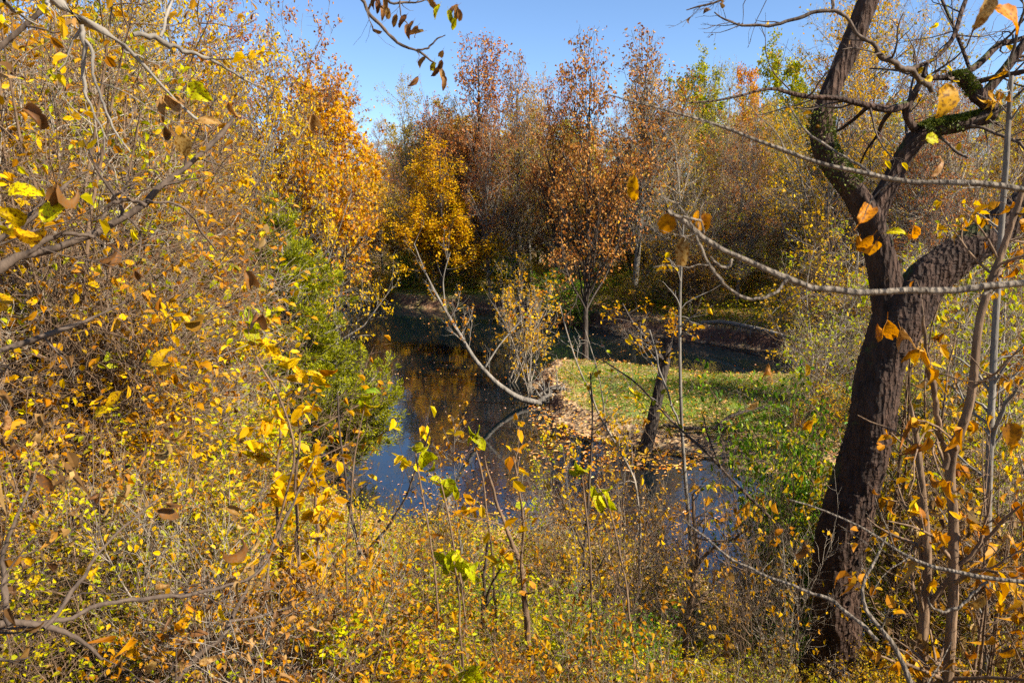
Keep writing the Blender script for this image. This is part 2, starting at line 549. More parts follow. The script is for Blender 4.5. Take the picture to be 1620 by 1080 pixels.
def T_curl():
    us = np.linspace(0, 1, 5); V = []
    wd = [0.02, .2, .24, .16, .01]
    for i, u in enumerate(us):
        th = u * 1.9
        for v in (-1, 0, 1):
            V.append((0.55 * math.sin(th), v * wd[i] * 0.8, -0.45 * (1 - math.cos(th)) + abs(v) * wd[i] * 0.9))
    F = [[3 * i + j, 3 * i + j + 1, 3 * i + j + 4, 3 * i + j + 3] for i in range(4) for j in range(2)]
    return np.array(V, float), [np.array(F)]


TEMPL = dict(dia=T_dia(), needle=T_needle(), oval=T_oval(), star=T_star(), curl=T_curl())


def leaves(Ps, n, rng, size=0.1, shape='dia', spread=0.05, t=(0.3, 1.0), flat=0.3, droop=0.3, svar=0.35, clump=0.25, follow=0.0):
    """n leaves along polylines; returns verts, faces, tone"""
    cnt = np.array([len(p) for p in Ps]); pick = rng.choice(len(Ps), n, p=cnt / cnt.sum())
    pos = np.empty((n, 3)); tdir = np.empty((n, 3)); key = np.empty(n)
    for j, P in enumerate(Ps):
        m = np.where(pick == j)[0]
        if not len(m): continue
        wb = rng.random(len(P)) ** 2.5 + 0.02; bi = rng.choice(len(P), len(m), p=wb / wb.sum()); s1 = P.shape[1]
        f = (t[0] + (t[1] - t[0]) * rng.random(len(m))) * (s1 - 1) * 0.9999
        i0 = f.astype(int); fr = (f - i0)[:, None]
        pos[m] = P[bi, i0] * (1 - fr) + P[bi, i0 + 1] * fr
        tdir[m] = nrm(P[bi, i0 + 1] - P[bi, i0])
        br = rng.random(len(P)); key[m] = br[bi]
    pos += rng.normal(size=(n, 3)) * spread
    a = rng.normal(size=(n, 3)) * (1 - follow) + tdir * follow * 1.5
    a[:, 2] = a[:, 2] * (1 - flat) - droop
    a = nrm(a)
    nn = rng.normal(size=(n, 3)); nn[:, 2] = np.abs(nn[:, 2]) + flat * 3
    b = nrm(np.cross(nn, a)); nn = np.cross(a, b)
    TV, TF = TEMPL[shape]
    s = (size * (1 + svar * (2 * rng.random(n) - 1)))[:, None, None]
    cur = (1 + 0.8 * rng.normal(size=n))[:, None, None]
    V = pos[:, None, :] + s * (TV[None, :, 0:1] * a[:, None, :] + TV[None, :, 1:2] * b[:, None, :] + cur * TV[None, :, 2:3] * nn[:, None, :])
    k = len(TV)
    off = (np.arange(n) * k)[:, None, None]
    F = [(f[None] + off).reshape(-1, f.shape[1]) for f in TF]
    tone = np.clip(rng.random(n) * (1 - clump) + key * clump, 0, 1)
    return V.reshape(-1, 3), F, np.repeat(tone, k)


class Geo:
    def __init__(self):
        self.V = []; self.F = []; self.T = []; self.n = 0

    def add(self, V, F, tone=None):
        if not isinstance(F, list): F = [F]
        self.V.append(V); self.F += [f + self.n for f in F]; self.n += len(V)
        self.T.append(np.zeros(len(V)) if tone is None else tone)

    def mesh(self, name, mat, smooth=True):
        return mesh_from(name, np.concatenate(self.V), self.F, mat, tone=np.concatenate(self.T), smooth=smooth)


def make_plant(seed, H, r0, levels, leaf, wood, lmat, trunks=1, spreadb=0.0, lean=0.0, wob=0.06, ttop=0.15, sides=8, name="tree", crown_name="crown", trunk_name="trunk"):
    """a prototype: one mesh of wood and one of leaves, standing at the origin, H metres tall"""
    rng = np.random.default_rng(seed)
    P0 = []; R0 = []
    for i in range(trunks):
        n = 10
        d = np.array([0, 0, 1.0]); p = np.array([rng.normal() * spreadb * .15, rng.normal() * spreadb * .15, -0.3])
        dirn = rng.normal(size=2) * lean if trunks == 1 else nrm(rng.normal(size=2)) * spreadb * (0.4 + 0.8 * rng.random())
        pts = [p]; hh = H * (1 if i == 0 else 0.65 + 0.35 * rng.random())
        d = nrm(np.array([dirn[0], dirn[1], 1.0]))
        for k in range(n):
            d = nrm(d + np.r_[rng.normal(size=2) * wob, 0.04])
            p = p + d * hh / n
            pts.append(p)
        P0.append(pts); R0.append(r0 * (1 if i == 0 else .8) * (np.linspace(1, ttop, n + 1)) * np.r_[1.35, 1.1, np.ones(n - 1)])
    P = np.array(P0); R = np.array(R0)
    g = Geo(); V, F = tubes(P, R, sides, rng, 0.04); g.add(V, F)
    allP = [P]; allR = [R]
    par = (P, R)
    for lv in levels:
        lv = dict(lv); k = lv.pop('k', 3); src = lv.pop('src', None); keep = lv.pop('keep', True)
        p_, r_ = par if src is None else (allP[src], allR[src])
        Q, RR = grow(p_, r_, rng, **lv)
        V, F = tubes(Q, RR, k, rng); g.add(V, F)
        allP.append(Q); allR.append(RR)
        if keep: par = (Q, RR)
    wood_me = g.mesh(name + "_wood", M[wood])
    H = float(np.percentile(np.concatenate(g.V)[:, 2], 99.0))
    out = [(trunk_name, wood_me)]
    for lf in leaf:
        lf = dict(lf); srcs = lf.pop('src', [-1]); cn = lf.pop('name', crown_name); mt = lf.pop('mat', lmat)
        V, F, T = leaves([allP[s] for s in srcs], rng=rng, **lf)
        gg = Geo(); gg.add(V, F, T)
        out.append((cn, gg.mesh(name + "_" + cn, M[mt], smooth=False)))
    return dict(parts=out, H=H, name=name)


rngG = np.random.default_rng(77)
COUNT = {}


def plant(proto, x, y, h, label, cat, group=None, rot=None, wide=1.0, z=None, lean=None, name=None):
    nm = name or proto['name']
    e = bpy.data.objects.new(nm, None)
    e.empty_display_size = 0.2
    COL.objects.link(e)
    s = h / proto['H']
    e.location = (x, y, gz(x, y) if z is None else z)
    e.rotation_euler = (0 if lean is None else lean[0], 0 if lean is None else lean[1], rngG.random() * 6.28 if rot is None else rot)
    e.scale = (s * wide, s * wide, s)
    for pn, me in proto['parts']:
        obj(pn, me, e)
    tag(e, label, cat, group)
    COUNT[nm] = COUNT.get(nm, 0) + 1
    return e


def put(proto, px, Y, top, label, cat, group=None, **kw):
    """stand a plant Y metres ahead in pixel column px so that its top reaches pixel row top"""
    p = at(px, top, Y)
    z = gz(p[0], Y)
    return plant(proto, p[0], Y, max(0.3, p[2] - z), label, cat, group, **kw)



# ------------------------------------------------------------------ prototypes
def far_tree(seed, lmat, nleaf, wood='bark_grey', H=18, size=0.34, nt=1500, shape='dia', round_=True, name='tree'):
    return make_plant(seed, H, 0.22, [
        dict(n=50, t=(0.15, 1), L=7.5 if round_ else 6.0, Ltip=0.5 if round_ else 0.35, ang=50, up=0.1, wob=0.14, segs=5, k=4, rf=0.5, rmin=0.02),
        dict(n=300, rel=True, L=0.5, ang=42, up=0.08, wob=0.18, segs=4, k=3, rf=0.55, rmin=0.012),
        dict(n=nt, rel=True, L=0.5, ang=40, up=0.05, wob=0.2, segs=3, k=3, rf=0.6, rmin=0.008)],
        [dict(n=nleaf, src=[2, 3], size=size, shape=shape, spread=0.22, droop=0.2, flat=0.3)], wood, lmat, wob=0.07, name=name)


P = {}
P['f_rust'] = [far_tree(11, 'lf_rust', 7000, name='rust_tree'), far_tree(12, 'lf_rust', 5000, size=0.28, round_=False, name='rust_tree')]
P['f_gold'] = [far_tree(13, 'lf_gold', 11000, name='golden_tree'), far_tree(14, 'lf_yellow', 8000, name='golden_tree')]
P['f_olive'] = [far_tree(15, 'lf_olive', 11000, name='olive_tree'), far_tree(16, 'lf_mixed', 8000, name='olive_tree')]
P['f_orange'] = [far_tree(17, 'lf_orange', 9000, name='orange_tree')]
P['f_bare'] = [far_tree(18, 'lf_mixed', 1500, 'twig_tan', nt=3600, size=0.22, name='bare_tree'), far_tree(19, 'lf_rust', 2000, 'bark_grey', nt=3600, size=0.2, round_=False, name='bare_tree')]


def rust_detail(seed, nleaf=15000, H=17, wood='bark_grey'):
    return make_plant(seed, H, 0.2, [
        dict(n=64, t=(0.18, 0.97), L=6.6, Ltip=0.34, ang=36, up=0.16, wob=0.11, segs=6, k=5, rf=0.45, rmin=0.02),
        dict(n=420, rel=True, L=0.42, ang=40, up=0.10, wob=0.15, segs=4, k=3, rf=0.55, rmin=0.011),
        dict(n=2600, rel=True, L=0.5, ang=42, up=0.06, wob=0.2, segs=3, k=3, rf=0.6, rmin=0.007)],
        [dict(n=int(nleaf * .52), src=[2, 3], size=0.18, shape='oval', spread=0.22, droop=0.7, flat=0.1)], wood, 'lf_rust', wob=0.04, name='rust_tree')


P['rust'] = [rust_detail(21, 13500, 17, 'bark_dark'), rust_detail(22, 12000), rust_detail(23, 7500, 15)]
P['orange'] = [make_plant(31, 13, 0.2, [
    dict(n=55, t=(0.36, 1), L=5.0, Ltip=0.35, ang=52, up=0.08, wob=0.12, segs=6, k=5, rf=0.45, rmin=0.02),
    dict(n=420, rel=True, L=0.45, ang=42, up=0.02, wob=0.16, segs=4, k=3, rf=0.55, rmin=0.01),
    dict(n=2600, rel=True, L=0.5, ang=42, up=0.0, wob=0.2, segs=3, k=3, rf=0.6, rmin=0.006)],
    [dict(n=11500, src=[2, 3], size=0.15, shape='star', spread=0.16, droop=0.5, flat=0.2)], 'bark_grey', 'lf_orange', name='orange_maple')]
P['gold'] = [make_plant(32, 12, 0.2, [
    dict(n=70, t=(0.12, 1), L=5.2, Ltip=0.3, ang=58, up=0.06, wob=0.1, segs=6, k=5, rf=0.45, rmin=0.02),
    dict(n=500, rel=True, L=0.45, ang=42, up=0.02, wob=0.16, segs=4, k=3, rf=0.55, rmin=0.01),
    dict(n=2400, rel=True, L=0.5, ang=42, up=0.0, wob=0.2, segs=3, k=3, rf=0.6, rmin=0.006)],
    [dict(n=19000, src=[2, 3], size=0.2, shape='dia', spread=0.2, droop=0.2, flat=0.6)], 'bark_dark', 'lf_gold', name='golden_maple')]
# yellow maple saplings: flat layered sprays
P['ymaple'] = [make_plant(sd, 7, 0.055, [
    dict(n=34, t=(0.12, 1), L=2.6, Ltip=0.35, ang=68, up=0.03, wob=0.10, segs=6, k=4, rf=0.5, rmin=0.007, flat=0.3),
    dict(n=280, rel=True, L=0.5, ang=45, up=0.0, wob=0.12, segs=4, k=3, rf=0.6, rmin=0.004, flat=0.6),
    dict(n=1500, rel=True, L=0.5, ang=45, up=0.0, wob=0.15, segs=3, k=3, rf=0.6, rmin=0.0025, flat=0.6)],
    [dict(n=5200, src=[2, 3], size=0.072, shape='star', spread=0.04, droop=0.12, flat=0.85)], 'bark_grey', 'lf_yellow', name='yellow_maple') for sd in (41, 42)]
# leafless tangled grey saplings
P['twiggy'] = [make_plant(sd, 6, 0.04, [
    dict(n=60, t=(0.1, 1), L=2.4, Ltip=0.3, ang=48, up=0.05, wob=0.18, segs=6, k=4, rf=0.55, rmin=0.007),
    dict(n=480, rel=True, L=0.5, ang=50, up=0.02, wob=0.22, segs=5, k=3, rf=0.6, rmin=0.004),
    dict(n=2800, rel=True, L=0.5, ang=50, up=0.0, wob=0.25, segs=4, k=3, rf=0.7, rmin=0.0028)],
    [dict(n=nl, src=[2, 3], size=0.085, shape='oval', spread=0.04, droop=0.5, flat=0.2, mat=mt)], wd, 'lf_mixed', trunks=4, spreadb=0.2, wob=0.1, name='twiggy_sapling')
    for sd, nl, mt, wd in ((51, 1500, 'lf_lime', 'twig_tan'), (52, 1700, 'lf_yellow', 'twig_brown'), (53, 900, 'lf_copper', 'twig_brown'))]
# arching bare twigs
P['arch'] = [make_plant(sd, 3.2, 0.02, [
    dict(n=70, t=(0.15, 1), L=1.8, Ltip=0.4, ang=50, up=-0.04, wob=0.2, segs=6, k=3, rf=0.6, rmin=0.004),
    dict(n=520, rel=True, L=0.5, ang=50, up=-0.03, wob=0.25, segs=5, k=3, rf=0.6, rmin=0.0028)],
    [dict(n=nl, src=[1, 2], size=0.06, shape='oval', spread=0.03, droop=0.5, flat=0.2, mat=mt)], wd, 'lf_lime', trunks=9, spreadb=0.7, wob=0.12, name='twiggy_shrub')
    for sd, nl, mt, wd in ((61, 900, 'lf_lime', 'twig_brown'), (62, 700, 'lf_dry', 'twig_tan'), (63, 1100, 'lf_copper', 'twig_brown'))]


def bush(seed, mat, n, size, wood='twig_brown', H=2.6, tr=20, sb=0.6, name='leafy_shrub', shape='oval'):
    return make_plant(seed, H, 0.011, [
        dict(n=190, t=(0.15, 1), L=0.85, Ltip=0.5, ang=45, up=0.06, wob=0.2, segs=4, k=3, rf=0.6, rmin=0.003),
        dict(n=900, rel=True, L=0.5, ang=48, up=0.03, wob=0.22, segs=3, k=3, rf=0.6, rmin=0.002)],
        [dict(n=int(n * 1.5), src=[1, 2], size=size, shape=shape, spread=0.05, droop=0.25, flat=0.35)], wood, mat, trunks=tr, spreadb=sb, wob=0.1, sides=4, name=name, crown_name='leaves', trunk_name='stems')


P['lime'] = [bush(71, 'lf_lime', 3600, 0.05), bush(72, 'lf_lime', 2600, 0.056, 'twig_tan')]
P['ybush'] = [bush(73, 'lf_yellow', 2200, 0.05), bush(74, 'lf_mixed', 2000, 0.05, 'twig_brown')]
P['green'] = [bush(75, 'lf_green', 3600, 0.055), bush(76, 'lf_green', 2800, 0.065)]
P['dry'] = [bush(77, 'lf_dry', 900, 0.07, 'twig_tan', shape='curl'), bush(78, 'lf_copper', 900, 0.07, 'twig_brown', shape='curl')]
# head-high saplings carrying big curled dead leaves
P['deadleaf'] = [make_plant(sd, 3.4, 0.018, [
    dict(n=26, t=(0.25, 1), L=1.1, Ltip=0.5, ang=55, up=0.04, wob=0.14, segs=6, k=4, rf=0.6, rmin=0.004),
    dict(n=110, rel=True, L=0.45, ang=48, up=0.02, wob=0.2, segs=4, k=3, rf=0.6, rmin=0.0025)],
    [dict(n=int(nl * .45), src=[1, 2], size=0.12, shape='curl', spread=0.02, droop=1.0, flat=0.2, t=(0.5, 1), mat=mt)], 'twig_brown', 'lf_dry', trunks=3, spreadb=0.35, wob=0.08, name='dead_leaved_sapling')
    for sd, nl, mt in ((81, 190, 'lf_dry'), (82, 240, 'lf_copper'))]
P['stem'] = [make_plant(sd, 5, 0.017, [
    dict(n=24, t=(0.3, 1), L=1.3, Ltip=0.4, ang=36, up=0.05, wob=0.1, segs=5, k=4, rf=0.6, rmin=0.004),
    dict(n=120, rel=True, L=0.5, ang=42, up=0.03, wob=0.18, segs=4, k=3, rf=0.6, rmin=0.0028)],
    [dict(n=260, src=[1, 2], size=0.085, shape='oval', spread=0.02, droop=0.7, flat=0.2, mat=mt)], 'bark_grey', 'lf_yellow', lean=0.06, wob=0.05, name='slender_sapling')
    for sd, mt in ((91, 'lf_yellow'), (92, 'lf_lime'), (93, 'lf_copper'))]
P['juniper'] = [make_plant(95, 8.5, 0.14, [
    dict(n=170, t=(0.04, 1), L=3.0, Ltip=0.12, ang=66, angv=8, up=0.10, wob=0.06, segs=5, k=4, rf=0.4, rmin=0.008, lvar=0.3),
    dict(n=1700, rel=True, L=0.4, ang=38, up=0.05, wob=0.10, segs=3, k=3, rf=0.5, rmin=0.004),
    dict(n=9000, rel=True, L=0.45, ang=36, up=0.05, wob=0.12, segs=2, k=3, rf=0.5, rmin=0.0025)],
    [dict(n=95000, src=[2, 3, 3, 3], size=0.11, shape='needle', spread=0.035, droop=-0.15, flat=0.1, t=(0, 1), follow=0.6, clump=0.7)], 'bark_grey', 'juniper', name='juniper')]

P['sparse'] = [make_plant(sd, 13, 0.15, [
    dict(n=60, t=(0.12, 1), L=5.5, Ltip=0.4, ang=48, up=0.08, wob=0.16, segs=6, k=5, rf=0.45, rmin=0.014),
    dict(n=480, rel=True, L=0.45, ang=45, up=0.03, wob=0.2, segs=5, k=3, rf=0.55, rmin=0.008),
    dict(n=3800, rel=True, L=0.5, ang=45, up=0.0, wob=0.22, segs=3, k=3, rf=0.6, rmin=0.005)],
    [dict(n=nl, src=[2, 3], size=0.12, shape='oval', spread=0.08, droop=0.5, flat=0.2, mat=mt)], wd, 'lf_mixed', name='tall_tree')
    for sd, nl, mt, wd in ((101, 7500, 'lf_yellow', 'bark_grey'), (102, 7000, 'lf_mixed', 'twig_tan'), (103, 8000, 'lf_rust', 'bark_grey'))]

ZX = [(230, 'far left'), (480, 'left of the juniper'), (640, 'behind the orange maple'), (870, 'behind the golden maple'), (1060, 'behind the tall rust trees'),
      (1300, 'left of the big mossy trunk'), (1480, 'behind the big mossy fork'), (9999, 'at the far right edge')]


def zone(x, y, z):
    px, py = project((x, y, z))
    for lim, nm in ZX:
        if px < lim: return nm


R_ = np.random.default_rng(5)
# ------------------------------------------------------------------ hillside woods behind the pond
WORD = dict(f_rust='rust-brown leaved tree', f_gold='golden yellow tree', f_olive='olive green tree', f_orange='orange tree', f_bare='nearly bare tree')
CAT = dict(f_rust='tree', f_gold='tree', f_olive='tree', f_orange='tree', f_bare='tree')


def woods(rows):
    for (Y0, Y1, n, x0, x1, mix, h0, h1, row) in rows:
        kinds = list(mix); w = np.array([mix[k] for k in kinds], float); w /= w.sum()
        for i in range(n):
            Y = Y0 + (Y1 - Y0) * R_.random()
            x = x0 + (x1 - x0) * (i + R_.random()) / n
            if sdist(np.array([x]), np.array([Y]))[0] < 1.0: continue
            k = kinds[R_.choice(len(kinds), p=w)]
            h = h0 + (h1 - h0) * R_.random()
            zn = zone(x, Y, gz(x, Y) + h * 0.6)
            plant(P[k][R_.integers(len(P[k]))], x, Y, h, f"{WORD[k]} {row}, {zn}", 'tree', f"{WORD[k]}s {row}, {zn}", wide=0.9 + 0.5 * R_.random())


mixc = dict(f_rust=1.3, f_gold=1.6, f_olive=1.6, f_orange=0.5, f_bare=3.5)
woods([(150, 180, 44, -150, 150, dict(f_olive=1, f_bare=2, f_gold=0.6), 13, 18, 'on the wooded hilltop'),
       (112, 138, 40, -115, 115, mixc, 10, 16, 'in the hillside woods'),
       (84, 106, 46, -90, 90, mixc, 7, 14, 'in the middle woods'),
       (68, 80, 22, -60, -2, mixc, 6, 12, 'just across the pond'),
       (56, 80, 44, 6, 62, dict(f_bare=5, f_gold=1.2, f_olive=1, f_rust=0.7), 7, 14, 'just across the pond')])
for i in range(90):
    Y = R_.uniform(58, 108); x = R_.uniform(-45, 62)
    if sdist(np.array([x]), np.array([Y]))[0] < 1.5: continue
    kv = R_.choice(3, p=[0.5, 0.3, 0.2])
    zn = zone(x, Y, gz(x, Y) + 6)
    wrd = ['thin yellow tree', 'thin grey-tan tree', 'thin rust tree'][kv]
    plant(P['sparse'][kv], x, Y, R_.uniform(7, 14), f"{wrd} in the woods, {zn}", 'tree', f"{wrd}s in the woods, {zn}", wide=1.1)
for i in range(60):
    Y = R_.uniform(56, 105); x = R_.uniform(-40, 62)
    if sdist(np.array([x]), np.array([Y]))[0] < 1.2: continue
    zn = zone(x, Y, gz(x, Y) + 2)
    kd = ['lime', 'ybush', 'ybush', 'green'][R_.integers(4)]
    wrd = dict(lime='yellow-green', ybush='tawny', green='green')[kd]
    plant(P[kd][i % 2], x, Y, R_.uniform(1.6, 4.0), f"{wrd} understory bush in the woods, {zn}", 'shrub', f"{wrd} understory bushes, {zn}", wide=1.6)
RB = np.random.default_rng(66); keep_state = rngG.bit_generator.state
for i in range(24):
    px = 640 + 28 * i + RB.uniform(-15, 15); Y = RB.uniform(58, 76); top = RB.uniform(110, 300)
    p = at(px, top, Y)
    if sdist(np.array([p[0]]), np.array([Y]))[0] < 1.0: continue
    kv = i % 3; wrd = ['thin half-bare tree', 'slim yellow tree', 'slim half-bare russet tree'][kv]; zn = zone(*p)
    put([P['sparse'][1], P['sparse'][0], P['sparse'][2]][kv], px, Y, top, f"{wrd} on the far bank, {zn}", 'tree', f"{wrd}s along the far bank, {zn}", wide=0.75)
rngG.bit_generator.state = keep_state
# named trees of the skyline
put(P['f_olive'][0], 1160, 100, 92, "yellow-green oak crown rising on the skyline above the bare woods", 'tree', rot=1.0, wide=0.8)
put(P['f_olive'][0], 1255, 96, 84, "rounded olive oak crown on the skyline beside the mossy limb", 'tree', rot=2.4, wide=0.75)
put(P['f_orange'][0], 1215, 88, 112, "bright orange crown tucked between the two olive oaks", 'tree', rot=0.3, wide=0.5)
put(P['f_olive'][1], 650, 120, 205, "pale green rounded crown on the skyline left of the rust trees", 'tree', rot=0.2, wide=0.9)
# trees across the pond
put(P['gold'][0], 695, 61.5, 235, "broad golden orange maple glowing on the far bank", 'tree', rot=0.5, wide=0.85)
put(P['f_gold'][0], 820, 78, 205, "yellow tree between the two tall rust trees", 'tree', rot=1.5, wide=0.7)
put(P['rust'][0], 757, 70, 62, "tallest rust-brown tree with pointed top on the far bank", 'tree', rot=0.5, wide=1.1)
put(P['rust'][2], 818, 64, 95, "slender rust tree with a thin airy top right of the tallest", 'tree', rot=2.0, wide=0.75)
put(P['rust'][1], 700, 70, 165, "dark maroon-brown tree at the left side of the rust group", 'tree', rot=4.0, wide=0.7)
put(P['rust'][0], 935, 37.5, 70, "reddish-brown tree standing on the grassy point of the pond", 'tree', rot=3.6, wide=0.85)
put(P['rust'][2], 1012, 54, 58, "airy red-leaved tree behind the grassy point", 'tree', rot=1.2, wide=1.1)
put(P['rust'][0], 885, 58, 120, "rust tree leaning over the channel behind the grassy point", 'tree', rot=5.0, wide=0.7)
put(P['f_bare'][0], 1105, 50, 150, "dark-limbed bare tree on the bank across the channel", 'tree', rot=1.0, wide=0.7)
put(P['f_bare'][1], 1180, 52, 190, "thin grey tree with yellow leaves behind the channel bank", 'tree', rot=2.0, wide=0.8)
put(P['f_gold'][1], 600, 80, 235, "pale yellow tree seen past the orange maple", 'tree', rot=2.0, wide=0.8)
put(P['orange'][0], 515, 31, 105, "orange-red maple overhanging the pond behind the juniper", 'tree', rot=1.9, wide=0.75)
put(P['juniper'][0], 462, 20.8, 340, "shaggy olive-green juniper at the left edge of the pond", 'tree', rot=2.4, wide=1.06)
# shrubs along the far bank
k = 0
for px, Y, top, kd in [(590, 62, 420, 'ybush'), (640, 66, 400, 'green'), (700, 68, 385, 'lime'), (740, 66, 390, 'lime'), (800, 64, 400, 'green'), (850, 60, 410, 'ybush'), (905, 52, 430, 'green'),
                       (990, 52, 430, 'ybush'), (1060, 54, 425, 'green'), (1130, 56, 420, 'lime'), (1190, 56, 425, 'ybush'), (1250, 54, 430, 'lime'), (1320, 50, 440, 'ybush'), (1400, 46, 440, 'green'), (1500, 44, 440, 'ybush'), (1590, 44, 430, 'lime')]:
    wrd = dict(ybush='yellow-brown', green='dark green', lime='bright yellow-green')[kd]
    p = at(px, top, Y)
    put(P[kd][k % 2], px, Y, top, f"{wrd} shrub on the far bank, {zone(*p)}", 'shrub', f"{wrd} shrubs on the far bank, {zone(*p)}", wide=1.5)
    k += 1

# ------------------------------------------------------------------ left bank woods
LW = []
for i in range(24):
    LW.append(('ymaple', R_.uniform(-60, 210), R_.uniform(10, 19), R_.uniform(120, 560)))
for i in range(60):
    px_ = R_.uniform(-80, 280)
    LW.append(('twiggy', px_, R_.uniform(7, 20), R_.uniform(0, 560) + max(0, px_ - 220) * 1.8))
for kd, px, Y, top in LW:
    p = at(px, top, Y)
    half = (0.46 if kd == 'ymaple' else 0.5) * max(1, p[2] - 3) * FPX / Y
    px = min(px, (480 if top < 300 else 415) - half)
    if px < -420: continue
    p = at(px, top, Y)
    if sdist(np.array([p[0]]), np.array([Y]))[0] < 0.3: continue
    wrd = dict(ymaple='yellow-leaved maple sapling', twiggy='tangled grey sapling')[kd]
    up = 'very tall' if top < 200 else ('middling' if top < 420 else 'low')
    wrd = up + ' ' + wrd
    put(P[kd][R_.integers(len(P[kd]))], px, Y, top, f"{wrd} on the left bank", 'tree', f"{wrd}s on the left bank")
for i, (px, Y, top, kd, kv) in enumerate([(40, 22, -120, 'sparse', 0), (170, 25, -140, 'sparse', 1), (300, 27, -100, 'sparse', 0), (400, 31, 0, 'sparse', 2), (110, 36, -80, 'sparse', 0), (240, 40, -60, 'sparse', 1), (365, 44, 20, 'sparse', 2),
                                      (440, 30, 70, 'sparse', 0), (-60, 26, -100, 'sparse', 1), (10, 34, 0, 'f_olive', 0), (460, 48, 110, 'f_bare', 0), (545, 66, 190, 'f_bare', 0), (330, 60, 60, 'f_rust', 0), (200, 60, 60, 'f_gold', 0)]):
    put(P[kd][kv], px, Y, top, ["tall yellow tree at the upper left corner", "tall thin-leaved tree behind the pale left branch", "yellow tree behind the single bright leaf", "rusty tree left of the orange maple",
        "yellow tree deep in the left woods", "grey tree deep in the left woods", "grey tree left of the open sky", "yellow tree beside the orange maple", "bare tree past the left edge",
        "dark olive tree low at the left edge", "thin bare tree against the sky behind the orange maple", "leafless tree below the open sky", "rust tree far behind the left thicket", "yellow tree far behind the left thicket"][i], 'tree',
        wide=0.8, rot=i * 1.3)

# ------------------------------------------------------------------ right bank woods
for i in range(12):
    px = R_.uniform(1300, 1720); Y = R_.uniform(38, 56); top = R_.uniform(-60, 260)
    p = at(px, top, Y)
    if sdist(np.array([p[0]]), np.array([Y]))[0] < 0.6: continue
    side = 'left of the mossy trunk' if px < 1340 else ('behind the mossy fork' if px < 1500 else 'at the right edge')
    wrd = ['tall bare grey tree', 'tall thin rust tree', 'tall thin yellow tree'][i % 3]
    put([P['f_bare'][0], P['sparse'][2], P['sparse'][0]][i % 3], px, Y, top, f"{wrd} across the water, {side}", 'tree', f"{wrd}s across the water, {side}", wide=0.8)
for i in range(16):
    px = R_.uniform(1290, 1750); Y = R_.uniform(20, 34); top = R_.uniform(280, 600)
    p = at(px, top, Y)
    if sdist(np.array([p[0]]), np.array([Y]))[0] < 0.3: continue
    side = 'left of the mossy trunk' if px < 1340 else ('behind the mossy trunk' if px < 1500 else 'at the right edge')
    put(P['twiggy'][i % 3], px, Y, top, f"tangled thin sapling across the water, {side}", 'sapling', f"tangled thin saplings across the water, {side}")

# ------------------------------------------------------------------ near slope thickets
def clear(px, Y):
    if 1290 <= px <= 1440: return 1050 if Y < 7.3 else 0
    return float(np.interp(px, [390, 440, 540, 640, 760, 900, 1000, 1100, 1180, 1280, 1290], [300, 690, 850, 870, 870, 890, 960, 985, 985, 960, 500]))


def scatter(kd, n, px0, px1, Y0, Y1, top_f, phrase, cat='shrub', wide=1.0):
    for i in range(n):
        px = R_.uniform(px0, px1); Y = Y0 + (Y1 - Y0) * R_.random() ** 1.1
        top = top_f(px, Y) + R_.uniform(-25, 35)
        if kd in ('lime', 'ybush', 'green', 'dry', 'arch') and 'loose' not in phrase:
            for it in range(3):
                q = at(px, top, Y); hw = (0.62 if kd == 'arch' else 0.5) * max(0.3, q[2] - gz(q[0], Y)) * wide * FPX / Y
                top = max(top, max(clear(px + f * hw, Y) for f in (-1, -0.5, 0, 0.5, 1)))
        p = at(px, top, Y)
        if sdist(np.array([p[0]]), np.array([Y]))[0] < 0.2: continue
        z = gz(p[0], Y)
        if p[2] - z < 0.35: continue
        py_ = project((p[0], Y, z + 0.5 * (p[2] - z)))[1]
        row = 'along the water' if Y > 13 else ('halfway down' if Y > 8 else 'up close')
        sid = 'left' if px < 420 else ('centre left' if px < 700 else ('centre right' if px < 1000 else 'right'))
        plant(P[kd][R_.integers(len(P[kd]))], p[0], Y, p[2] - z, f"{phrase} {row}, {sid}", cat, f"{phrase} set, {row}, {sid}", wide=wide)


def rim(px, Y):
    """lowest row that plants may reach so that the pond stays open as in the photograph"""
    return float(np.interp(px, [0, 200, 400, 470, 540, 640, 760, 860, 1000, 1150, 1300, 1620], [640, 650, 720, 800, 890, 905, 890, 910, 1000, 1060, 1000, 720]))


scatter('lime', 54, 180, 1180, 4.0, 17, lambda a, b: rim(a, b) + 60 - 6 * min(b, 10), "yellow-green leafy shrub", wide=1.3)
scatter('ybush', 38, -80, 1200, 4.0, 18, lambda a, b: rim(a, b) + 50 - 5 * min(b, 10), "yellow-brown leafy shrub", wide=1.3)
scatter('green', 12, 560, 1300, 5, 10, lambda a, b: 960, "glossy green shrub", wide=1.2)
scatter('dry', 36, -80, 1300, 3.0, 14, lambda a, b: rim(a, b) + 60 - 5 * min(b, 10), "shrub of curled dead leaves", wide=1.1)
scatter('arch', 60, -60, 1250, 3.0, 17, lambda a, b: rim(a, b) - 15, "arching bare-twigged shrub")
scatter('arch', 5, 820, 1150, 8.0, 14, lambda a, b: 770, "loose tall twiggy shrub")
scatter('arch', 26, 1270, 1700, 4.0, 14, lambda a, b: 640 if a > 1440 or b > 8 else 1010, "brown twiggy thicket shrub")
scatter('ybush', 18, 1250, 1700, 5.0, 14, lambda a, b: 760 if a > 1440 or b > 8 else 1030, "yellow-orange leafy shrub")
scatter('twiggy', 8, 1470, 1720, 7, 14, lambda a, b: 380, "slender tangled sapling", 'sapling', wide=0.7)
scatter('deadleaf', 7, -60, 420, 4.0, 7, lambda a, b: 560 + 0.4 * a, "sapling with curled dead leaves", 'sapling')
scatter('deadleaf', 6, 1480, 1700, 4.0, 7, lambda a, b: 700, "sapling with curled dead leaves", 'sapling')
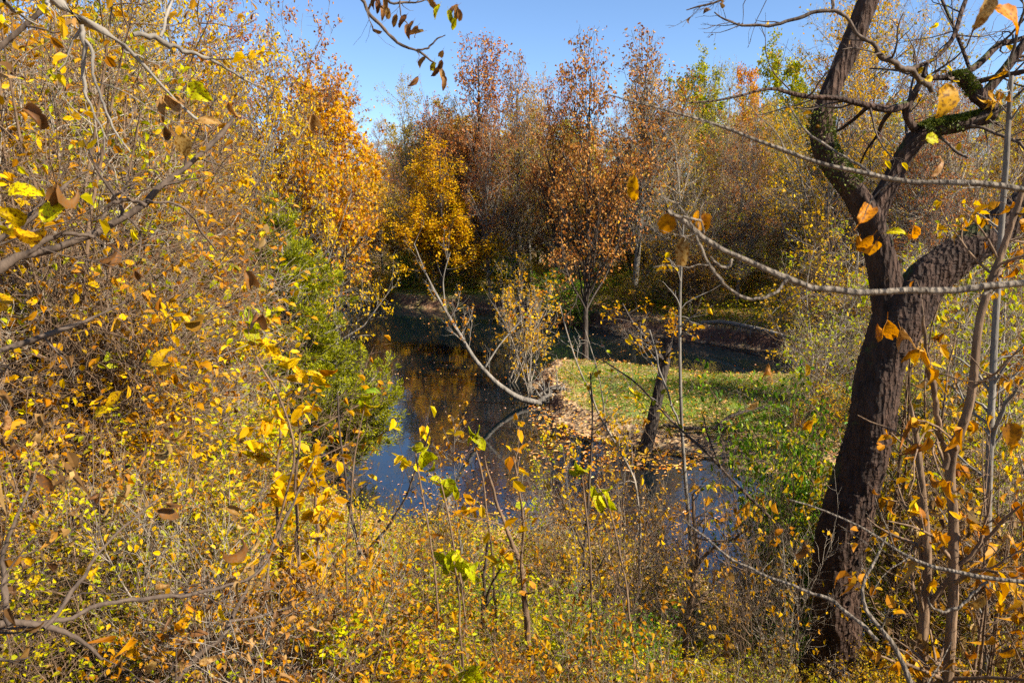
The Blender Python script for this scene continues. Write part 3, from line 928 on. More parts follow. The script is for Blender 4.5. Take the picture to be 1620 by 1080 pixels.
scatter('stem', 7, 700, 1200, 6, 12, lambda a, b: 660, "slender upright sapling", 'sapling')
scatter('stem', 12, 380, 720, 5, 10, lambda a, b: 820 if a > 520 else 700, "slender upright sapling", 'sapling')
P['bare'] = [make_plant(sd, 3.4, 0.013, [
    dict(n=60, t=(0.25, 1), L=1.1, Ltip=0.4, ang=36, up=0.04, wob=0.16, segs=6, k=4, rf=0.6, rmin=0.0035),
    dict(n=330, rel=True, L=0.5, ang=44, up=0.02, wob=0.22, segs=5, k=3, rf=0.6, rmin=0.0022)],
    [dict(n=nl, src=[1, 2], size=0.065, shape=sh, spread=0.015, droop=0.6, flat=0.2, mat=mt)], wd, 'lf_yellow', trunks=4, spreadb=0.3, wob=0.09, name='bare_shrub', sides=5)
    for sd, nl, mt, wd, sh in ((111, 110, 'lf_yellow', 'twig_shadow', 'oval'), (112, 170, 'lf_gold', 'twig_tan', 'oval'), (113, 120, 'lf_copper', 'twig_brown', 'curl'))]
scatter('bare', 15, 640, 1000, 5, 13, lambda a, b: R_.uniform(690, 850), "bare brown-stemmed shrub", wide=0.8)
scatter('bare', 11, 1000, 1290, 5, 13, lambda a, b: R_.uniform(660, 880), "bare brown-stemmed shrub", wide=0.8)
scatter('bare', 14, -60, 600, 3.5, 10, lambda a, b: R_.uniform(700, 880), "bare brown-stemmed shrub", wide=0.9)
for i, (px, Y, top) in enumerate([(1170, 29, 590), (1215, 31, 585), (1250, 28, 600), (1120, 33, 570), (1290, 30, 590), (1200, 27, 640), (1060, 25.2, 660), (1130, 24.6, 670), (975, 26.3, 640), (1080, 35, 560)]):
    put(P['arch'][(i * 2) % 3], px, Y, top, "brown twiggy shrub growing on the grassy point", 'shrub', "brown twiggy shrubs on the grassy point", wide=1.3)
for i, (px, Y, top) in enumerate([(1280, 10.5, 610), (1262, 11.0, 700), (1300, 9.5, 740)]):
    put(P['green'][i % 2], px, Y, top, "glossy dark green shrub beside the big dark trunk, " + ['tallest of three', 'middle one, by the water', 'lowest, against the bark'][i], 'shrub', wide=0.55)

# ------------------------------------------------------------------ forest-floor brush across the water
for i in range(26):
    px = R_.uniform(1040, 1680); Y = R_.uniform(44, 60)
    p = at(px, 450, Y)
    if sdist(np.array([p[0]]), np.array([Y]))[0] < 0.2: continue
    top = 450 - R_.uniform(0, 150)
    zn = zone(*p)
    put(P['twiggy'][i % 3], px, Y, top, f"pale leafless brush on the channel bank, {zn}", 'shrub', f"pale leafless brush on the channel bank, {zn}", wide=1.3)
for i, (px, Y, top) in enumerate([(1080, 45.5, 505), (1150, 44, 510), (1230, 42, 520), (1300, 39, 530), (1380, 37, 525), (1010, 46, 500)] + [(1040 + 36 * j, 47 - 0.75 * j, 500 + 4 * j) for j in range(12)]):
    put(P['arch'][i % 2], px, Y, top, f"bare brush hanging over the cut bank of the channel, a low clump", 'shrub', "bare brush hanging over the channel bank", wide=1.6)

# ------------------------------------------------------------------ branches given by their outline in the photograph
def path3(pts, Y, dY=0.0, root=None):
    """pts: (px, py, width px[, Y]) -> points, radii"""
    Pp, Rr = [], []
    n = len(pts)
    for i, q in enumerate(pts):
        y = q[3] if len(q) > 3 else Y + dY * i / max(1, n - 1)
        p = at(q[0], q[1], y)
        Pp.append(p); Rr.append(0.5 * q[2] * y / FPX * 1.05)
    if root is not None:
        r = np.array([root[0], root[1], gz(root[0], root[1]) - 0.15])
        Pp.insert(0, 0.5 * (Pp[0] + r) + np.array([0, 0, 0.3])); Rr.insert(0, Rr[0] * 1.2)
        Pp.insert(0, r); Rr.insert(0, Rr[0] * 1.3)
    return np.array(Pp), np.array(Rr)


def hires_leaf(shape='broad', seed=0):
    """one leaf about 1 unit long: grid with pointed outline, folded and curled"""
    rg = np.random.default_rng(seed)
    nu, nv = 12, 7
    curl = {'broad': 0.9, 'curled': 2.6, 'narrow': 1.3}[shape] * (0.8 + 0.4 * rg.random())
    wmax = {'broad': 0.30, 'curled': 0.30, 'narrow': 0.17}[shape]
    fold = {'broad': 0.25, 'curled': 1.1, 'narrow': 0.5}[shape]
    V = []
    pos = np.zeros(2); th = 0
    for i in range(nu):
        u = i / (nu - 1)
        w = wmax * (math.sin(math.pi * u ** 0.75) ** 0.8 if 0 < u < 1 else 0.0) * (1 - 0.25 * u) * 1.2
        w *= 1 + 0.13 * math.sin(i * 2.3 + seed) * math.sin(i * 1.1 + 2 * seed)
        if i:
            th += curl / (nu - 1) * (0.5 + u)
            pos = pos + np.array([math.cos(th), -math.sin(th)]) / (nu - 1)
        for j in range(nv):
            v = (j / (nv - 1) - 0.5) * 2
            a = fold * abs(v)
            y = w * v * math.cos(a * 0.8)
            h = w * abs(v) * math.sin(a) + 0.03 * math.sin(9 * u + 4 * v + seed) + 0.02 * abs(math.sin(14 * (u - 0.4 * abs(v))))
            V.append((pos[0] + math.sin(th) * h, y, pos[1] + math.cos(th) * h))
    F = [[i * nv + j, i * nv + j + 1, (i + 1) * nv + j + 1, (i + 1) * nv + j] for i in range(nu - 1) for j in range(nv - 1)]
    # stalk
    n0 = len(V)
    V += [(-0.22, -0.006, 0.03), (-0.22, 0.006, 0.03), (0, 0.012, 0), (0, -0.012, 0), (-0.22, 0, 0.042), (0, 0, 0.014)]
    F += [[n0, n0 + 1, n0 + 2, n0 + 3], [n0, n0 + 3, n0 + 5, n0 + 4], [n0 + 4, n0 + 5, n0 + 2, n0 + 1]]
    return np.array(V), [np.array(F)]


def big_mat(key):
    k = key + '_big'
    if k not in M:
        cols, tr = LEAFDEF[M[key].name]
        M[k] = leaf_mat(M[key].name + "_near", cols, tr, val=0.35, spots=True)
    return M[k]


def big_leaf(parent, px, py, size, Y, ang, shape, mat, tone, seed=0, face=0.4, label=None):
    """leaf whose middle is seen at (px, py); size = length in px; ang = direction of the tip in the picture (deg, 0 right, -90 down)"""
    V, F = hires_leaf(shape, seed)
    L = size * Y / FPX
    rg = np.random.default_rng(seed + 100)
    a = math.radians(ang)
    d = nrm(np.array([math.cos(a), 0.35 * rg.normal(), math.sin(a)]))
    n0 = nrm(np.array([0.3 * rg.normal(), -1.0, face * 2 * rg.normal() + 0.3]))
    b = nrm(np.cross(n0, d)); n = np.cross(d, b)
    c = at(px, py, Y)
    W = c + L * ((V[:, 0:1] - 0.45) * d + V[:, 1:2] * b + V[:, 2:3] * n)
    me = mesh_from("leaf", W, F, big_mat(mat), tone=np.full(len(W), tone))
    o = obj("leaf", me, parent)
    if label: o["label"] = label
    return o


def ridged(p, r, rg, n, k=56):
    q, rr = resample(p, r, n)
    T = nrm(np.gradient(q, axis=0)); U = np.empty_like(T)
    u = nrm(np.cross(T[0], [0.3, 0.9, 0.2]))
    for i in range(len(T)):
        u = nrm(u - (u @ T[i]) * T[i]); U[i] = u
    W = np.cross(T, U)
    a = np.arange(k) * 2 * np.pi / k
    s = np.r_[0, np.cumsum(np.linalg.norm(np.diff(q, axis=0), axis=1))][:, None]
    A = a[None, :] + 0.25 * np.sin(2.3 * s + rg.random() * 6)
    lump = 0.06 * np.sin(2 * A + 2.1 * s + 1) + 0.05 * np.sin(3 * A - 3.3 * s) + 0.05 * np.sin(A + 5.5 * s)
    br = 0.0
    for j, (m, f) in enumerate([(9, 6), (13, 11), (17, 17), (23, 26)]):
        br = br + np.abs(np.sin(0.5 * m * A + f * 0.5 * s + 1.5 * np.sin(f * s + j) + rg.random() * 6)) * (0.035, 0.03, 0.022, 0.016)[j]
    cr = 0.02 * rg.normal(size=(len(q), k))
    R = rr[:, None] * (0.95 + lump + br + cr)
    V = q[:, None] + R[..., None] * (np.cos(a)[None, :, None] * U[:, None] + np.sin(a)[None, :, None] * W[:, None])
    idx = np.arange(len(q) * k).reshape(len(q), k); nx = np.roll(idx, -1, 1)
    F = np.stack([idx[:-1], nx[:-1], nx[1:], idx[1:]], -1).reshape(-1, 4)
    return V.reshape(-1, 3), F


def branch_thing(name, label, cat, paths, wood, seed=0, levels=(), leaf=None, group=None, sides=8, rough=0.03, woodname='branch', leafname='leaves', lmat='lf_dry', ridge=0):
    rg = np.random.default_rng(seed)
    e = bpy.data.objects.new(name, None)
    COL.objects.link(e)
    e.location = (0, 0, 0)
    g = Geo(); Q = []; RR = []
    for (p, r) in paths:
        n = max(6, len(p) * 4)
        q, rr = resample(p, r, n)
        if r.max() < 0.035 and not ridge:
            kk = rg.normal(size=q.shape); kk[1:-1] = 0.6 * kk[1:-1] + 0.2 * kk[:-2] + 0.2 * kk[2:]
            q = q + kk * rr[:, None] * 0.8
            rr = rr * (1 + 0.16 * np.abs(rg.normal(size=rr.shape)))
        if ridge and r.max() > 0.06:
            ln = np.linalg.norm(np.diff(q, axis=0), axis=1).sum()
            V, F = ridged(p, r, rg, int(ln / 0.02))
        else:
            V, F = tubes(q[None], rr[None], sides, rg, rough)
        g.add(V, F)
        # resample to common length for children
        q2, r2 = resample(p, r, 24)
        Q.append(q2); RR.append(r2)
    par = (np.array(Q), np.array(RR)); srcs = [par[0]]
    for lv in levels:
        lv = dict(lv); k = lv.pop('k', 4)
        q, rr = grow(par[0], par[1], rg, **lv)
        V, F = tubes(q, rr, k, rg); g.add(V, F)
        srcs.append(q); par = (q, rr)
    obj(woodname, g.mesh(name + "_wood", M[wood]), e)
    if leaf:
        for lf in (leaf if isinstance(leaf, list) else [leaf]):
            lf = dict(lf); mt = lf.pop('mat', lmat); sr = lf.pop('src', [-1])
            V, F, T = leaves([srcs[i] for i in sr], rng=rg, **lf)
            gg = Geo(); gg.add(V, F, T)
            obj(leafname, gg.mesh(name + "_leaves", M[mt], smooth=False), e)
    tag(e, label, cat, group)
    return e


# the big dark mossy tree at the right
YB = 7.0
trunk = path3([(1296, 1180, 110), (1306, 1080, 98), (1322, 1000, 86), (1322, 920, 84), (1330, 850, 84), (1356, 770, 78), (1372, 690, 76), (1386, 620, 76), (1403, 560, 78), (1420, 510, 90), (1440, 470, 86)], YB)
pr = trunk[0][0]; r0 = np.array([pr[0] - 0.05, pr[1], gz(pr[0], pr[1]) - 0.3])
trunk = (np.vstack([r0, trunk[0]]), np.r_[trunk[1][0] * 1.25, trunk[1]] * 0.88)
limbR = path3([(1425, 500, 84), (1470, 440, 70), (1520, 400, 62), (1575, 365, 60), (1625, 325, 58), (1700, 270, 54), (1800, 190, 56), (1950, 60, 40), (2100, -150, 26)], YB, -0.3)
fork = path3([(1418, 530, 62), (1408, 480, 58), (1398, 430, 50), (1386, 380, 46), (1374, 338, 46), (1352, 304, 41), (1324, 272, 38), (1303, 240, 38), (1297, 208, 36), (1304, 170, 31), (1320, 130, 30), (1342, 80, 33), (1358, 40, 32), (1378, -10, 32), (1410, -90, 38), (1450, -220, 32), (1480, -380, 22)], YB)
limb2 = path3([(1378, 345, 42), (1396, 312, 34), (1414, 280, 30), (1428, 250, 29), (1448, 220, 31), (1475, 203, 28), (1510, 198, 29), (1545, 190, 28), (1566, 183, 30), (1570, 170, 26), (1556, 158, 26), (1546, 150, 26)], YB, -0.2)
pr1 = path3([(1548, 156, 24), (1540, 140, 24), (1524, 122, 22), (1500, 122, 10), (1478, 124, 8), (1462, 124, 6)], YB - .2)
pr2 = path3([(1548, 156, 22), (1565, 142, 17), (1583, 118, 17), (1600, 98, 16), (1620, 68, 14), (1680, 10, 12), (1760, -60, 8)], YB - .2)
pr3 = path3([(1512, 120, 10), (1545, 106, 12), (1570, 80, 11), (1582, 68, 11), (1600, 67, 9), (1635, 55, 8), (1700, 40, 6)], YB - .2, 0.3)
pr4 = path3([(1546, 130, 9), (1580, 120, 9), (1605, 117, 9), (1640, 108, 8), (1720, 90, 6)], YB - .2, -0.4)
hz = path3([(1448, 205, 12), (1436, 190, 10), (1433, 176, 11), (1440, 160, 10), (1450, 142, 9), (1462, 118, 6), (1466, 100, 4)], YB - .1)
hz2 = path3([(1436, 164, 9), (1418, 172, 12), (1400, 173, 11), (1378, 168, 9), (1355, 163, 8), (1327, 155, 8), (1298, 154, 7), (1268, 152, 7), (1245, 146, 6), (1228, 140, 5), (1205, 142, 4), (1170, 152, 3.5), (1130, 160, 3), (1090, 163, 2)], YB - .1, -0.9)
hz3 = path3([(1412, 172, 7), (1395, 195, 6), (1388, 215, 4), (1372, 235, 3), (1360, 260, 2)], YB - .1, .4)
hz4 = path3([(1372, 170, 6), (1350, 190, 5), (1330, 205, 4), (1312, 212, 3)], YB - .1, .5)
hz5 = path3([(1440, 110, 6), (1480, 95, 5), (1510, 60, 6), (1520, 20, 6), (1536, -20, 5), (1560, -100, 4)], YB - .1, .5)
hz6 = path3([(1535, 112, 5), (1520, 70, 5), (1505, 35, 4), (1490, 0, 4), (1470, -60, 3)], YB - .1, .8)
limbR, fork, limb2, pr1, pr2, pr3, pr4 = [(p_, r_ * 0.82) for p_, r_ in (limbR, fork, limb2, pr1, pr2, pr3, pr4)]
big = branch_thing("dark_tree", "massive dark-barked tree with mossy forked limbs rising at the right", "tree",
    [trunk, limbR, fork, limb2, pr1, pr2, pr3, pr4, hz, hz2, hz3, hz4, hz5, hz6], 'bark_big', 3, sides=20, rough=0.045, woodname='trunk', ridge=1)
# its twigs, as one branching crown
tw = [limbR, fork, limb2, pr1, pr2, pr3, pr4, hz, hz2, hz3, hz4, hz5, hz6]
rg = np.random.default_rng(8)
Qs = np.array([resample(p, r, 24)[0] for p, r in tw[2:]]); Rs = np.array([resample(p, r, 24)[1] for p, r in tw[2:]])
g = Geo()
a1, b1 = grow(Qs, Rs, rg, n=46, t=(0.15, 1), L=0.75, Ltip=0.6, ang=52, up=0.03, wob=0.2, segs=6, rf=0.4, rmin=0.004, rtip=0.35)
b1 = np.minimum(b1, 0.014)
V, F = tubes(a1, b1, 5, rg); g.add(V, F)
a2, b2 = grow(a1, b1, rg, n=240, t=(0.2, 1), L=0.5, rel=True, ang=45, up=0.03, wob=0.2, segs=4, rf=0.6, rmin=0.0025)
V, F = tubes(a2, b2, 3, rg); g.add(V, F)
obj("twigs", g.mesh("dark_tree_twigs", M['twig_shadow']), big)
V, F, T = leaves([a2], 60, rg, size=0.07, shape='oval', spread=0.01, droop=0.6)
gg = Geo(); gg.add(V, F, T); obj("leaves", gg.mesh("dark_tree_leaves", M['lf_gold'], smooth=False), big)
# moss tufts on the limb
def moss_tufts(paths, n, seed):
    rg = np.random.default_rng(seed)
    Qs = np.array([resample(p, r, 24)[0] for p, r in paths]); Rs = 0.84 * np.array([resample(p, r, 24)[1] for p, r in paths])
    bi = rg.integers(0, len(Qs), n); k = rg.integers(0, 24, n); f = rg.random((n, 1))
    c = Qs[bi, k] * (1 - f) + Qs[bi, k + 1] * f; r = (Rs[bi, k] * (1 - f[:, 0]) + Rs[bi, k + 1] * f[:, 0])
    t = nrm(Qs[bi, k + 1] - Qs[bi, k])
    d = rg.normal(size=(n, 3)) * 0.6 + np.array([-0.1, -0.2, 0.9]); d = nrm(d - (d * t).sum(1, keepdims=True) * t)
    base = c + d * r[:, None] * 0.97
    a = nrm(d + 0.9 * rg.normal(size=(n, 3))); b = nrm(np.cross(a, rg.normal(size=(n, 3))))
    s = (0.010 + 0.014 * rg.random(n))[:, None]
    V = np.stack([base - b * s * .5, base + b * s * .5, base + a * s * 1.3], 1).reshape(-1, 3)
    F = np.arange(3 * n).reshape(n, 3)
    return V, F, np.repeat(rg.random(n), 3)


M['moss'] = leaf_mat("moss", [(0.03, 0.04, 0.01), (0.07, 0.09, 0.015), (0.14, 0.15, 0.03)], 0.2)
q = path3([(1460, 212, 36), (1475, 203, 34), (1510, 198, 29), (1545, 190, 28), (1566, 183, 30), (1570, 170, 26)], YB - .12)
q2 = path3([(1345, 298, 50), (1324, 272, 48), (1303, 240, 48), (1297, 208, 46), (1304, 170, 40)], YB)
q3 = path3([(1540, 145, 24), (1524, 122, 22), (1500, 122, 10)], YB - .2)
V, F, T = moss_tufts([q, q, q2, q3], 6500, 4)
gg = Geo(); gg.add(V, F, T)
obj("moss", gg.mesh("moss_tufts", M['moss'], smooth=False), big)

# leaning pale tree over the water and the root tangle at its foot
Yt = on_plane(858, 640)[1]
lean = branch_thing("leaning_tree", "pale-barked dead tree leaning left over the pond from the grassy point", "tree",
    [path3([(868, 640, 11), (845, 636, 10), (820, 630, 9), (785, 606, 7.5), (752, 570, 6.5), (728, 530, 5.5), (705, 492, 4.5), (690, 465, 3.5), (672, 430, 2.5), (655, 385, 1.5)], Yt),
     path3([(765, 585, 3), (790, 545, 2.5), (830, 500, 2), (850, 475, 1)], Yt, 1.5), path3([(705, 492, 2.5), (700, 440, 2), (712, 400, 1)], Yt)],
    'bark_grey', 12, levels=[dict(n=40, t=(0.3, 1), L=1.5, Ltip=0.6, ang=55, up=0.25, wob=0.15, segs=5, rf=0.25, rmin=0.007), dict(n=190, L=0.5, rel=True, ang=40, up=0.12, wob=0.18, segs=4, rf=0.6, rmin=0.006)],
    leaf=dict(n=200, size=0.13, shape='oval', spread=0.05, mat='lf_orange', src=[-1]), woodname='trunk', leafname='crown')
P['wisp'] = [make_plant(97, 5, 0.03, [
    dict(n=40, t=(0.15, 1), L=1.9, Ltip=0.4, ang=35, up=0.14, wob=0.14, segs=6, k=4, rf=0.55, rmin=0.009),
    dict(n=300, rel=True, L=0.5, ang=42, up=0.08, wob=0.2, segs=4, k=3, rf=0.6, rmin=0.006)],
    [dict(n=520, src=[1, 2], size=0.13, shape='oval', spread=0.05, droop=0.4, flat=0.2)], 'twig_tan', 'lf_gold', trunks=6, spreadb=0.6, wob=0.08, name='orange_shrub')]
put(P['wisp'][0], 800, 33.5, 450, "airy twiggy shrub with gold leaves standing in the water's edge left of the point", 'shrub', wide=1.1, rot=3, z=-0.2)
put(P['wisp'][0], 842, 31.5, 440, "airy shrub with small orange and gold leaves behind the leaning tree", 'shrub', wide=0.9)
put(P['wisp'][0], 790, 56, 400, "airy orange shrub on the far bank above the leaning tree", 'shrub', wide=1.2, rot=2)
rx, ry = on_plane(868, 640)[:2]
rg = np.random.default_rng(31)
base = np.array([[[rx - .5, ry, 0.05], [rx, ry + .1, 0.35], [rx + .7, ry, 0.3]]])
root = branch_thing("root_tangle", "tangle of bare grey roots and driftwood at the tip of the grassy point", "roots",
    [(base[0], np.array([.12, .16, .1])), (base[0] + [0.1, 0.4, .25], np.array([.06, .1, .05]))], 'bark_grey', 31,
    levels=[dict(n=34, t=(0, 1), L=1.1, Ltip=1, ang=75, up=-0.02, wob=0.35, segs=7, rf=0.4, rmin=0.02), dict(n=120, L=0.5, rel=True, ang=60, wob=0.4, up=0, segs=5, rf=0.5, rmin=0.01)], woodname='roots')

# dark stub trunk leaning on the grassy point, fallen branches, broken snag
Ys = on_plane(1028, 700, 0.3)[1]
branch_thing("dead_tree", "short dark leaning trunk with a broken leafy top on the grassy point", "tree",
    [path3([(1020, 712, 24), (1030, 680, 20), (1040, 630, 18), (1050, 585, 16), (1055, 560, 13), (1060, 535, 8), (1075, 505, 4)], Ys), path3([(1052, 575, 8), (1030, 545, 6), (1000, 510, 4), (985, 480, 2)], Ys, 1)],
    'bark_dark', 14, levels=[dict(n=14, t=(0.6, 1), L=1.3, ang=50, up=0.05, wob=0.2, segs=5, rf=0.4, rmin=0.008), dict(n=80, L=0.5, rel=True, ang=45, up=0.03, wob=0.2, segs=4, rmin=0.005)],
    leaf=dict(n=260, size=0.13, shape='oval', spread=0.1, mat='lf_gold', src=[1, 2]), woodname='trunk', leafname='crown')
Yf = on_plane(1120, 668, 0.4)[1]
def lying(name, label, pts, z, wood, seed, n=8):
    Pp = []; Rr = []
    for px, py, w, dz in pts:
        p = on_plane(px, py, z + dz); Pp.append(p); Rr.append(0.5 * w * p[1] / FPX)
    return branch_thing(name, label, "fallen branch", [(np.array(Pp), np.array(Rr))], wood, seed,
        levels=[dict(n=n, t=(0.3, 1), L=0.9, ang=50, up=0.08, wob=0.2, segs=4, rf=0.4, rmin=0.008)])
lying("fallen_branch", "dark forked branch lying across the grass of the point", [(1050, 672, 5, .1), (1090, 678, 6, .12), (1135, 676, 7, .15), (1175, 682, 5, .1)], 0.42, 'bark_dark', 5)
lying("fallen_branch", "dark branch end propped up from the grass toward the green shrub", [(1135, 676, 6, .1), (1150, 660, 6, .35), (1180, 650, 5, .5), (1225, 640, 4, .5)], 0.42, 'bark_dark', 6)
lying("fallen_branch", "dark log lying along the channel bank under the bare brush", [(1095, 512, 6, .3), (1140, 508, 7, .6), (1200, 520, 7, .7), (1270, 540, 6, .5), (1330, 560, 4, .4)], 0.6, 'bark_grey', 7, 16)
Yn = 17.6
branch_thing("snag", "broken grey snag with split top at the near edge of the pond", "dead trunk",
    [path3([(680, 880, 28), (688, 855, 27), (696, 830, 25), (703, 808, 22), (708, 792, 14), (712, 782, 5)], Yn), path3([(690, 850, 16), (700, 820, 12), (700, 795, 4)], Yn - .1)], 'bark_grey', 15, sides=12, rough=0.12, woodname='trunk')

# ------------------------------------------------------------------ branches close to the viewer
LV = dict(n=22, t=(0.15, 1), L=0.35, Ltip=0.5, ang=48, up=0.0, wob=0.2, segs=5, rf=0.5, rmin=0.0015)
LV2 = dict(n=60, L=0.45, rel=True, ang=48, up=0.0, wob=0.25, segs=4, rf=0.6, rmin=0.001)


def LVs(n1, n2, L, r=0.0015, up=0.0):
    return [dict(LV, n=n1, L=L, rmin=r, up=up), dict(LV2, n=n2, rmin=r * 0.7, up=up)]


b1_ = branch_thing("pale_branch", "pale grey crooked branch crossing the upper left corner", "branch",
    [path3([(20, -90, 15), (60, -20, 14), (95, 8, 13), (120, 33, 12), (140, 46, 10), (178, 48, 8), (192, 56, 6.5), (215, 85, 5), (240, 112, 4), (270, 146, 3.5), (290, 185, 3), (335, 203, 2)], 2.6, 0.3, root=(-2.6, 2.0)),
     path3([(213, 55, 6), (235, 51, 7), (252, 66, 7), (285, 78, 6), (315, 86, 5), (350, 102, 4), (385, 125, 3), (420, 140, 1.5)], 2.7, .3),
     path3([(130, 44, 6), (135, 75, 6), (131, 110, 5), (134, 150, 4), (152, 188, 3), (170, 222, 1.5)], 2.6), path3([(137, 66, 4), (149, 86, 4), (143, 112, 3.5), (160, 155, 3.5), (180, 205, 2.5), (205, 240, 1.5)], 2.6, -.2),
     path3([(255, 60, 4), (262, 30, 4), (272, 8, 3), (280, -30, 2)], 2.8, .3)],
    'bark_grey', 61, levels=LVs(26, 80, 0.35), leaf=dict(n=70, size=0.045, shape='oval', spread=0.01, mat='lf_yellow', src=[1, 2]), sides=10)
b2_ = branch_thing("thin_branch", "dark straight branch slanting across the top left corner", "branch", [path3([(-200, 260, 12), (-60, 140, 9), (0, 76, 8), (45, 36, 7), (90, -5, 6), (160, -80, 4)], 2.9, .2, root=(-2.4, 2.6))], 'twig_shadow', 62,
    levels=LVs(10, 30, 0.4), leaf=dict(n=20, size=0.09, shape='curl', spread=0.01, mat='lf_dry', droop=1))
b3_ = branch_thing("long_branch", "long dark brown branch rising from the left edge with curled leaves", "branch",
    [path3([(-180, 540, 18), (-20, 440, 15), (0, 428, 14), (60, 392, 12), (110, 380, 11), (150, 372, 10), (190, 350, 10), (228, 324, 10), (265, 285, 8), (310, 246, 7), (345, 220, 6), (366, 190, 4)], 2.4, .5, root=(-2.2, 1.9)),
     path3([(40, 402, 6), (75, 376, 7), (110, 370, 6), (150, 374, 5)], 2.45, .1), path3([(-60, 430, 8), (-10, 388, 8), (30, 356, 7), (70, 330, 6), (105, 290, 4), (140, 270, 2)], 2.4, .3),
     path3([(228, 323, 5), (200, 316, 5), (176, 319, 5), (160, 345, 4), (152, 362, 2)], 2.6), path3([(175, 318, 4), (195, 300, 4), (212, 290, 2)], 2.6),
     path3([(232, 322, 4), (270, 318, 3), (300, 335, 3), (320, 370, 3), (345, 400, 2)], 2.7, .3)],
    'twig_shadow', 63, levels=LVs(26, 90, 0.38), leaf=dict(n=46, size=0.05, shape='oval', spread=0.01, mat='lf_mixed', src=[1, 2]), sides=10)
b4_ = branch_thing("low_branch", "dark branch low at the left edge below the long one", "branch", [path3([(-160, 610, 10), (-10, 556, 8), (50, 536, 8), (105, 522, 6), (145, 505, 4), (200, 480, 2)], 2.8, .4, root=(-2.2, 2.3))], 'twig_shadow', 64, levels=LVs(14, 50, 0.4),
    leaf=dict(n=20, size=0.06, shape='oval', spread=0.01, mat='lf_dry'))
b5_ = branch_thing("bottom_branch", "thick grey crooked branch at the bottom left corner", "branch",
    [path3([(-160, 1010, 20), (-10, 990, 12), (30, 984, 11), (75, 992, 9), (118, 1006, 7), (160, 1040, 4)], 2.3, .2, root=(-2.0, 1.8)), path3([(20, 984, 9), (10, 950, 8), (0, 900, 7), (12, 850, 5), (40, 790, 4), (60, 740, 2)], 2.3, .2),
     path3([(60, 990, 8), (110, 975, 7), (180, 950, 6), (250, 944, 6), (330, 936, 5), (390, 918, 4), (420, 895, 3), (430, 870, 2)], 2.4, .6), path3([(70, 992, 6), (115, 940, 6), (150, 880, 4), (200, 830, 3), (260, 780, 2)], 2.4, .5)],
    'twig_shadow', 65, levels=LVs(36, 130, 0.4), leaf=dict(n=40, size=0.07, shape='curl', spread=0.01, mat='lf_dry', droop=1), sides=10)
b6_ = branch_thing("slanting_stem", "dark slanting stem rising from the bottom toward the juniper", "sapling",
    [path3([(215, 1140, 12), (280, 1075, 10), (330, 1028, 8), (362, 985, 6), (392, 930, 5), (420, 880, 5), (440, 850, 4), (470, 780, 3), (500, 720, 2)], 3.2, .8, root=(-1.8, 2.6)), path3([(362, 985, 4), (410, 975, 4), (470, 955, 3), (530, 930, 2)], 3.4, .4)],
    'twig_shadow', 66, levels=LVs(18, 60, 0.5, 0.002), leaf=dict(n=60, size=0.07, shape='oval', spread=0.01, mat='lf_gold', src=[1, 2]), woodname='stem')
b7_ = branch_thing("yellow_maple", "thin dark-stemmed young maple with a V branch on the left slope", "sapling",
    [path3([(226, 790, 12), (232, 720, 11), (237, 660, 11), (244, 570, 9), (252, 545, 8), (262, 505, 7), (277, 461, 6), (290, 420, 5), (300, 380, 3)], 10, 0, root=(-4.9, 10)),
     path3([(238, 665, 8), (262, 632, 8), (300, 606, 6), (322, 580, 4), (345, 540, 2)], 10, -.5)],
    'twig_shadow', 67, levels=[dict(n=40, t=(0.2, 1), L=1.5, Ltip=0.6, ang=65, up=0.0, wob=0.14, segs=6, rf=0.4, rmin=0.005, flat=0.4), dict(n=260, L=0.5, rel=True, ang=45, up=0, flat=0.5, wob=0.15, segs=4, rmin=0.003)],
    leaf=dict(n=1500, size=0.075, shape='star', spread=0.05, mat='lf_yellow', flat=0.85, droop=0.1, src=[1, 2]), woodname='trunk', leafname='crown')

